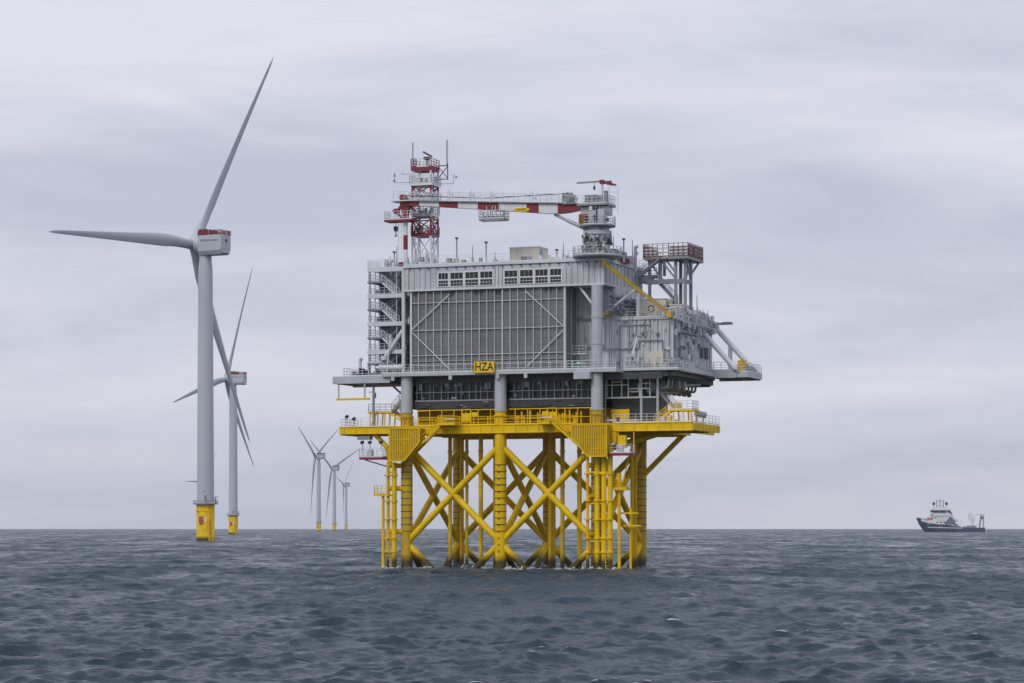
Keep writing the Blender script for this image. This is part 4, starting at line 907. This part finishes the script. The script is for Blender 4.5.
lamp(9.4, 13, 32.6, 36.0, 'whip antenna on the right edge of the wing roof', 0)
b = MB()
for k in range(55):
    u = random.uniform(-26, .5); v = random.uniform(.8, 10); w = random.uniform(.15, .7); b.box(u, v, 39.95, u+w, v+w, 39.95+random.choice((.3, .5, .8, 1.1)))
for k in range(24):
    u = random.uniform(-32, -27); v = random.uniform(1, 10); w = random.uniform(.12, .5); b.box(u, v, 39.75, u+w, v+w, 39.75+random.uniform(.3, 1.8))
for k in range(19):
    v = random.uniform(4, 15); b.box(-.2, v, 39.95, .6, v+random.uniform(.3, .8), 39.95+random.uniform(.4, 2.0))
b.path([(-26, 2, 40.2), (-4, 2, 40.2)], .1)
build_each(b, 'roof_equipment', ['grey', 'steel', 'pale', 'steel', 'dark'], tp)
for u, v, h in ((3.3, 16, 41.4), (3.9, 16.2, 41.2), (2.2, 9, 42.2), (2.0, 9.6, 41.4), (-30.6, 4, 41.0)):
    b = MB(); b.tube((u, v, 39.0), (u, v, h), .22, 10); b.tube((u-.05, v, h-.02), (u+.35, v-.1, h+.05), .2, 10); b.build('vent_stack', 'grey', tp)
MB().box(1.0, 6.5, 39.95, 1.6, 8.5, 40.6).build('hose_box', 'red', tp); MB().box(-28.0, .8, 39.76, -27.5, 1.1, 40.6).build('hose_box', 'red', tp)
# davit on the balcony, floodlights, raft canister
dv = thing('davit', 'white slender davit arm leaning on the right balcony in front of the ribbed wall', 'davit', (3.7, 2.3, 25.78))
b = MB(); b.lathe((3.7, 2.3, 0), [(.45, 25.78), (.45, 26.2), (.25, 26.3), (.25, 27.4)], 12); b.box(3.2, 2.0, 27.3, 4.5, 2.7, 27.75); b.build('base', 'grey', dv)
MB().bar((4.0, 2.3, 27.6), (4.75, 2.3, 30.2), .2).build('arm', 'white', dv)
b = MB(); b.tube((4.7, 2.2, 30.1), (5.3, 2.2, 29.9), .16, 8); b.build('winch', 'steel', dv)
def flood(u, v, z, label):
    o = thing('floodlight', label, 'floodlight', (u, v, z), 'floodlights on the jacket')
    MB().bar((u, v, z), (u, v, z+.9), .07).build('post', 'steel', o); MB().tube((u-.22, v-.1, z+1.0), (u+.2, v-.1, z+1.15), .2, 10).build('lamp_head', 'dark', o)
flood(-34.9, -.5, 18.8+.3, 'left floodlight on the outer left tip of the yellow deck'); flood(-33.9, -.4, 18.8, 'second floodlight from the left tip of the yellow deck')
flood(-31.9, -2.2, 15.6, 'floodlight at the outer corner of the left red lookout platform'); flood(-30.8, -2.2, 15.6, 'floodlight in the middle of the left red lookout platform'); flood(-29.3, -2.0, 15.6, 'floodlight at the inner end of the left red lookout platform')
rc = thing('raft_canister', 'grey cylindrical life raft canister at the right end of the yellow deck', 'life raft', (11.9, 5.5, 18.7))
b = MB(); b.tube((11.6, 5.3, 20.1), (12.5, 6.4, 19.9), .42, 16); b.build('canister', 'steel', rc)
b = MB(); b.bar((11.7, 5.4, 18.7), (11.7, 5.4, 19.8), .15); b.bar((12.3, 6.2, 18.7), (12.3, 6.2, 19.7), .15); b.bar((11.5, 5.0, 18.8), (12.3, 6.6, 18.8), .2); b.build('cradle', 'pale', rc)

# ------------------------------------------------------------------ wind turbines
HUB = 126.0
def turbine_meshes():
    D = {}
    def mesh(b, name, mat):
        me = bpy.data.meshes.new(name); me.from_pydata([tuple(v) for v in b.v], [], b.f); me.polygons.foreach_set('use_smooth', b.sm); me.materials.append(M[mat]); me.update(); return me
    b = MB(); b.lathe((0,0,0), [(3.65, 16.8), (3.5, 45), (3.3, 80), (3.1, 112), (3.0, 116), (2.6, 119.5), (2.6, 121.6)], 40)
    for z in (45, 80): b.lathe((0,0,0), [(3.52 if z < 50 else 3.32, z-.15), (3.52 if z < 50 else 3.32, z+.15)], 40)
    D['tower'] = mesh(b, 'tower', 'turbine')
    b = MB(); b.box(-.55, -3.75, 17.2, .55, -3.2, 19.6); b.box(-.9, -3.9, 21.2, -.5, -3.3, 21.6); D['tower_door'] = mesh(b, 'tower_door', 'steel')
    b = MB(); b.lathe((0,0,0), [(3.85, -8), (3.85, 15.3), (3.6, 16.0)], 40)
    for z in (12.7,): b.lathe((0,0,0), [(3.95, z), (3.95, z+.3)], 40)
    D['transition_piece'] = mesh(b, 'transition_piece', 'jacket')
    b = MB(); b.lathe((0,0,0), [(3.9, 15.6), (5.3, 15.75), (5.3, 16.1)], 32); D['work_platform'] = mesh(b, 'work_platform', 'steel')
    b = MB(); b.rail([(5.2*math.cos(a), 5.2*math.sin(a), 16.1) for a in np.linspace(0, 2*math.pi, 25)], h=1.3, t=.11, step=1.3); b.box(3.9, -2, 16.1, 4.6, -1.2, 19.0); b.bar((4.3, -1.6, 18.9), (5.6, -2.4, 18.9), .2); D['railing'] = mesh(b, 'railing', 'steel')
    b = MB(); b.ladder((2.4, -3.6, -1), (2.4, -3.6, 16), .8, t=.2); b.bar((1.5, -3.9, -2), (1.5, -3.9, 10), .4); b.bar((3.2, -3.4, -2), (3.2, -3.4, 10), .4); b.tube((-3.3, -2.4, 12.9), (-3.9, -2.8, 12.9), .4, 8); D['ladder'] = mesh(b, 'ladder', 'yellow')
    b = MB(); b.box(-2.7, -3.75, 7.4, -.5, -3.2, 10.6); D['sign_plate'] = mesh(b, 'sign_plate', 'sign_red')
    b = MB()
    for z in (8.0, 8.9, 9.7): b.box(-2.2, -3.78, z+.1, -1.0, -3.74, z+.22)
    b.box(-.2, -3.95, 8.2, .5, -3.7, 10.2); D['sign_text'] = mesh(b, 'sign_text', 'white')
    # nacelle: +y is upwind (rotor side), tail at -y
    b = MB(); P = []
    for y, hw, zb, zt in ((1.2, 4.0, -4.6, 3.6), (-9.4, 4.0, -4.6, 3.6), (-10.5, 3.5, -4.0, 3.3)):
        P += [(-hw+.9, y, zb), (hw-.9, y, zb), (hw, y, zb+1.6), (hw, y, zt), (-hw, y, zt), (-hw, y, zb+1.6)]
    F = [tuple(range(6)), tuple(range(17, 11, -1))]
    for k in range(2):
        for i in range(6): F.append((k*6+i, k*6+6+i, k*6+6+(i+1) % 6, k*6+(i+1) % 6))
    b.poly([(x, y, z+HUB) for x, y, z in P], F); D['nacelle'] = mesh(b, 'nacelle', 'turbine')
    b = MB(); b.box(-.5, -10.62, HUB+.6, .9, -10.45, HUB+1.8); D['tail_hatch'] = mesh(b, 'tail_hatch', 'dark')
    b = MB(); b.tube((0, -10.58, HUB-1.6), (0, -10.4, HUB-1.6), 1.0, 16); D['tail_vent'] = mesh(b, 'tail_vent', 'turbine')
    b = MB(); pts = [(-3.95, 1.0), (-3.95, -10.2), (3.95, -10.2), (3.95, 1.0), (-3.95, 1.0)]
    b.rail([(x, y, HUB+3.6) for x, y in pts], h=2.0, t=.2, step=1.0, rails=(1, .75, .5, .25), toe=True)
    b.box(-3.9, -4.0, HUB+3.62, -3.75, .9, HUB+6.2); b.box(-3.9, .8, HUB+3.62, 0, .95, HUB+6.2); b.box(-3.2, -4.05, HUB+3.62, 3, -3.9, HUB+6.1)
    D['hoist_railing'] = mesh(b, 'hoist_railing', 'red')
    b = MB(); b.tube((0, 1.2, HUB), (0, 3.6, HUB+.2), 4.05, 36); b.tube((0, 3.6, HUB+.2), (0, 4.4, HUB+.3), 4.05, 36, 2.9); D['generator'] = mesh(b, 'generator', 'turbine')
    # hub, centred at its own origin, axis +y
    b = MB(); b.tube((0, -2.1, 0), (0, .8, 0), 2.5, 28); b.tube((0, .8, 0), (0, 2.2, 0), 2.5, 28, 1.7, False); b.tube((0, 2.2, 0), (0, 2.9, 0), 1.7, 28, .4)
    for k in range(3):
        a = k*2*math.pi/3; b.tube((0, 0, 0), (3.2*math.sin(a), 0, 3.2*math.cos(a)), 2.15, 20)
    D['hub'] = mesh(b, 'hub', 'turbine')
    b = MB(); NS, NA = 26, 16; LB = 98.0
    for i in range(NS):
        s = i/(NS-1); r = 2.2+s*(LB-2.2)
        ch = np.interp(s, [0, .04, .12, .2, .3, .5, .75, .92, .98, 1], [4.2, 4.2, 5.0, 5.6, 5.0, 3.7, 2.4, 1.5, 1.0, .25])
        tr = np.interp(s, [0, .04, .15, .3, .6, 1], [1, 1, .5, .32, .22, .16]); tw = R(np.interp(s, [0, .1, .3, .7, 1], [15, 14, 8, 2, -1]))
        y0 = -1.5*s**2.2; x0 = -.18*ch*min(1, s/.12)
        for k in range(NA):
            a = 2*math.pi*k/NA; cx = math.cos(a); cy = math.sin(a)
            px = ch/2*cx; py = ch*tr/2*cy*(1 if s < .05 else (1-.55*max(0, -cx)*min(1, s/.15)))
            px -= x0
            b.v.append((px*math.cos(tw)-py*math.sin(tw), y0+px*math.sin(tw)+py*math.cos(tw), r))
    for i in range(NS-1):
        for k in range(NA): b.f.append((i*NA+k, i*NA+(k+1) % NA, (i+1)*NA+(k+1) % NA, (i+1)*NA+k)); b.sm.append(True)
    b.f.append(tuple(range((NS-1)*NA, NS*NA))); b.sm.append(False)
    D['blade'] = mesh(b, 'blade', 'turbine')
    cu_ = bpy.data.curves.new('lettering', 'FONT'); cu_.body = 'SIEMENS Gamesa'; cu_.size = 1.25; cu_.extrude = .02; cu_.align_x = 'CENTER'
    t = bpy.data.objects.new('tmp', cu_); COL.objects.link(t); D['lettering'] = bpy.data.meshes.new_from_object(t.evaluated_get(bpy.context.evaluated_depsgraph_get())); bpy.data.objects.remove(t)
    D['lettering'].materials.clear(); D['lettering'].materials.append(M['dark'])
    return D
TD = turbine_meshes()
def turbine(px, d, k, alpha, label, text=True, size=1.0):
    x = (px-512)/2600*d; beta = math.atan2(x, d); head = -beta+math.acos(k)
    root = bpy.data.objects.new('wind_turbine', None); COL.objects.link(root); root.location = (x, d, -(d/3570)**2); root.rotation_euler = (0, 0, head)   # sunk by the sea's curve
    tag(root, label, 'wind turbine', 'offshore wind turbines'); root.scale = (size,)*3
    def part(n, parent=root, loc=None, rot=None):
        o = bpy.data.objects.new(n, TD[n]); COL.objects.link(o); o.parent = parent
        if loc: o.location = loc
        if rot is not None: o.rotation_euler = rot
        return o
    face = -head-beta                                           # foundation fittings face the shipping lane, whatever the yaw
    tw = part('tower', rot=(0, 0, face)); part('tower_door', tw)
    tpc = part('transition_piece', rot=(0, 0, face)); wp = part('work_platform', rot=(0, 0, face)); part('railing', wp); part('ladder', tpc); sp = part('sign_plate', tpc); part('sign_text', tpc)
    nc = part('nacelle'); part('tail_hatch', nc); part('tail_vent', nc); part('hoist_railing', nc); part('generator', nc)
    if text: part('lettering', nc, (-4.03, -4.6, HUB+1.0), (R(90), 0, R(-90)))
    tilt = Matrix.Rotation(R(6), 4, 'X'); c = Vector((0, 6.3, HUB+.5))
    part('hub', loc=c, rot=(tilt @ Matrix.Rotation(R(alpha), 4, 'Y')).to_euler())
    for j in range(3): part('blade', loc=c, rot=(tilt @ Matrix.Rotation(R(alpha+120*j), 4, 'Y')).to_euler())
turbine(205.5, 1066, .58, 27.5, 'nearest and largest wind turbine, at far left, with one blade pointing level to the left', size=.965)
turbine(233.2, 2200, .42, 16, 'second wind turbine, half hidden blades, close right of the largest one', size=1.045)
turbine(318.7, 4330, .40, 59.4, 'distant turbine, tallest of the three far ones, with one blade straight down')
turbine(334.3, 5180, .60, 64, 'middle one of the three far turbines, rotor seen face on in a wide V')
turbine(346, 7050, .293, 44.4, 'smallest and farthest of the three far turbines, right of the other two')
turbine(206, 6700, .5, -89, 'far turbine hidden behind the largest tower, only a level blade tip showing at its left')

# ------------------------------------------------------------------ the ship
def ship():
    d = 3450; x = (917-512)/2600*d
    root = bpy.data.objects.new('offshore_ship', None); COL.objects.link(root); root.location = (x+45, d, 0); root.rotation_euler = (0, 0, R(-5)); root.scale = (1, 1, 1.13)
    tag(root, 'dark blue offshore support ship with white bridge and aft crane, on the right horizon', 'ship'); BASE[root.name] = (45, 0, 0)
    b = MB()                                                   # hull: sections from bow (0) to stern (89)
    S = [(0, .3, 17.0, 14.5, 9.0), (3, 3.4, 16.6, 9.0, .6), (8, 6.6, 15.4, 2.5, 1.6), (12, 8.2, 14.2, -2, 3.4), (20, 9, 11.5, -3, 7), (30, 9, 9.2, -3, 8.6), (42, 9, 8.6, -3, 9), (50, 9, 6.6, -3, 9), (60, 9, 5.2, -3, 9), (80, 9, 5.0, -3, 9), (89, 8.6, 5.4, -1.5, 8.2)]
    for (sx, w, zt, zb, wb) in S:
        wb = min(wb, w); b.v += [(sx, -w, zt), (sx+0, -(w*.6+wb*.4), zb+(zt-zb)*.45), (sx, -wb*.8, zb), (sx, wb*.8, zb), (sx, w*.6+wb*.4, zb+(zt-zb)*.45), (sx, w, zt)]
    for i in range(len(S)-1):
        for k in range(6): b.f.append((i*6+k, i*6+(k+1) % 6, i*6+6+(k+1) % 6, i*6+6+k)); b.sm.append(False)
    b.f.append(tuple(range(6))); b.sm.append(False); b.f.append(tuple(range(len(S)*6-1, len(S)*6-7, -1))); b.sm.append(False)
    hull = b.build('hull', 'hull', root)
    b = MB(); b.prism([(14, 5.2), (60, 4.2), (60, 4.9), (14, 6.0)], -9.12, -8.9); b.prism([(5, 13.2), (14, 10.6), (30, 8.9), (30, 10.2), (12, 13.6), (6, 15.4)], -9.05, -6.6); b.prism([(14, 5.2), (60, 4.2), (60, 4.9), (14, 6.0)], 8.9, 9.12); b.build('hull_stripe', 'ship_white', hull)
    b = MB(); b.box(14, -8, 8.5, 46, 8, 14); b.box(17, -7.6, 14, 45, 7.6, 19); b.box(18, -8.5, 19, 44, 8.5, 22); b.box(12, -6, 12, 16, 6, 15.5); b.box(19, -8.6, 25.6, 46, 8.6, 26.6); b.box(22, -7, 22, 43, 7, 25.6)
    b.box(28, -8.4, 13.5, 50, 8.4, 16.8); b.box(40, -7.5, 16.8, 48, 7.5, 20.4); b.box(23, -7, 26.6, 42, 7, 29.0); b.box(46, -7, 12, 54, 7, 15); b.box(10.5, -6.5, 12, 18, 6.5, 16.5)
    sup = b.build('superstructure', 'ship_white', root)
    b = MB(); b.box(18, -8.7, 23.0, 28, 8.7, 25.5); b.box(29, -8.7, 23.0, 38, 8.7, 25.5); b.box(40, -8.6, 23.4, 44, 8.6, 25.2); b.build('bridge_window', 'glass', sup)
    b = MB()
    for k in range(5): b.box(19+k*4.5, -7.75, 16, 21+k*4.5, -7.4, 17.2)
    for k in range(4): b.box(20+k*5, -8.15, 10.5, 22.5+k*5, -7.9, 12)
    b.box(18.5, -8.65, 20, 21, -8.3, 21.2); b.box(12, -7.0, 9.8, 30, -6.5, 12); b.build('cabin_window', 'dark', sup)
    b = MB(); b.prism([(36, 9), (42, 17.5), (46, 17.5), (51, 10), (59, 5), (40, 5)], -8.9, -8.2); b.prism([(36, 9), (42, 17.5), (46, 17.5), (51, 10), (59, 5), (40, 5)], 8.2, 8.9); b.box(41, -8.2, 5, 50, 8.2, 16); b.build('sloping_screen', 'ship_blue', root)
    b = MB(); b.box(41.5, -4, 20, 46, 4, 23.5); b.build('funnel', 'ship_blue', root)
    b = MB()
    for sx in (26, 30.5, 35): b.bar((sx, -3, 26.6), (sx, -3, 37), .7); b.bar((sx, 3, 26.6), (sx, 3, 36), .6)
    b.bar((25, -3, 36.6), (36.5, -3, 36.6), .7); b.bar((30.5, -3, 36), (30.5, -3, 39.5), .5); b.bar((24, -3, 31), (37, -3, 31), .45); b.bar((22, 0, 26.6), (22, 0, 33), .5); b.bar((39, 0, 26.6), (39, 0, 33), .5)
    b.build('mast', 'steel', root)
    for sx in (22.3, 39): MB().lathe((sx, -2, 0), [(.9, 31.6), (1.7, 32.4), (1.9, 33.6), (1.4, 34.8), (.4, 35.3)], 14).build('radar_dome', 'dark' , root)
    b = MB(); b.box(13.5, -7.5, 13.6, 16.5, -5, 17.2); b.box(17, -8.3, 14.2, 20, -7.4, 16); b.build('rescue_boat', 'orange', root)
    b = MB()
    for k in range(26): sx = random.uniform(28, 58); b.box(sx, -8.95, 5.5, sx+random.uniform(.8, 2.5), -8.1, 5.5+random.uniform(.6, 3.6)*(1 if sx < 50 else .5))
    b.build('deck_cargo', 'beige', root)
    b = MB(); b.box(66, -7.5, 5, 78, 6, 7.6); b.box(60, -7, 5, 66, 5, 6.6); b.build('cargo_rail', 'steel', root)
    b = MB(); b.tube((73, -3, 5), (73, -3, 14), 1.2, 10); b.box(71, -4.5, 13, 76, -1.5, 17); b.bar((73, -3, 17), (70, -3, 24), 1.1); b.bar((70, -3, 24), (67.5, -3, 19), .9); b.bar((67.5, -3, 19), (70, -3, 12), .7); b.bar((75, -3, 17), (80, -3, 22), .7); b.bar((68, -3, 21), (74, -3, 21), .6); b.bar((68, -3, 16), (73, -3, 12), .6)
    b.box(69, -4.5, 18, 72.5, -1.5, 21); b.box(66.8, -4, 16.5, 69, -2, 19.5); b.box(72, -4.2, 9, 75.5, -1.6, 13); b.bar((70, -3, 24), (73.5, -3, 15), 1.0); b.build('deck_crane', 'ship_white', root)
    b = MB()
    for s in (-6, 6): b.bar((82.5, s, 5), (84.5, s, 20), .9); b.bar((87.5, s, 5), (87.5, s, 19), .7); b.bar((84.5, s, 20), (88.6, s, 20.5), .7)
    b.bar((84.5, -6, 20), (84.5, 6, 20), .9); b.bar((79, -4, 21), (85, -6, 19), .5); b.box(84, -5, 15, 87.6, -3.5, 18.5); b.build('stern_gantry', 'steel', root)
    b = MB(); b.rail([(1.5, -2, 16.9), (12, -7.8, 14.6)], h=1.6, t=.3, step=3); b.bar((57, -8, 6), (57, -8, 16), .4); b.bar((53, -8, 8), (53, -8, 17), .35); b.build('railing', 'ship_white', hull)
ship()

# ------------------------------------------------------------------ the air
hz = MB().box(-7000, -300, -10, 7000, 14800, 262).build('haze', bpy.data.materials.new('haze'))
hm = hz.data.materials[0]; hm.use_nodes = True; hm.node_tree.nodes.clear()
ho = hm.node_tree.nodes.new('ShaderNodeOutputMaterial'); hv = hm.node_tree.nodes.new('ShaderNodeVolumePrincipled')
hv.inputs['Color'].default_value = (.86, .89, .95, 1); hv.inputs['Density'].default_value = 3e-5; hv.inputs['Anisotropy'].default_value = 0
hm.node_tree.links.new(hv.outputs[0], ho.inputs['Volume']); hz['kind'] = 'stuff'
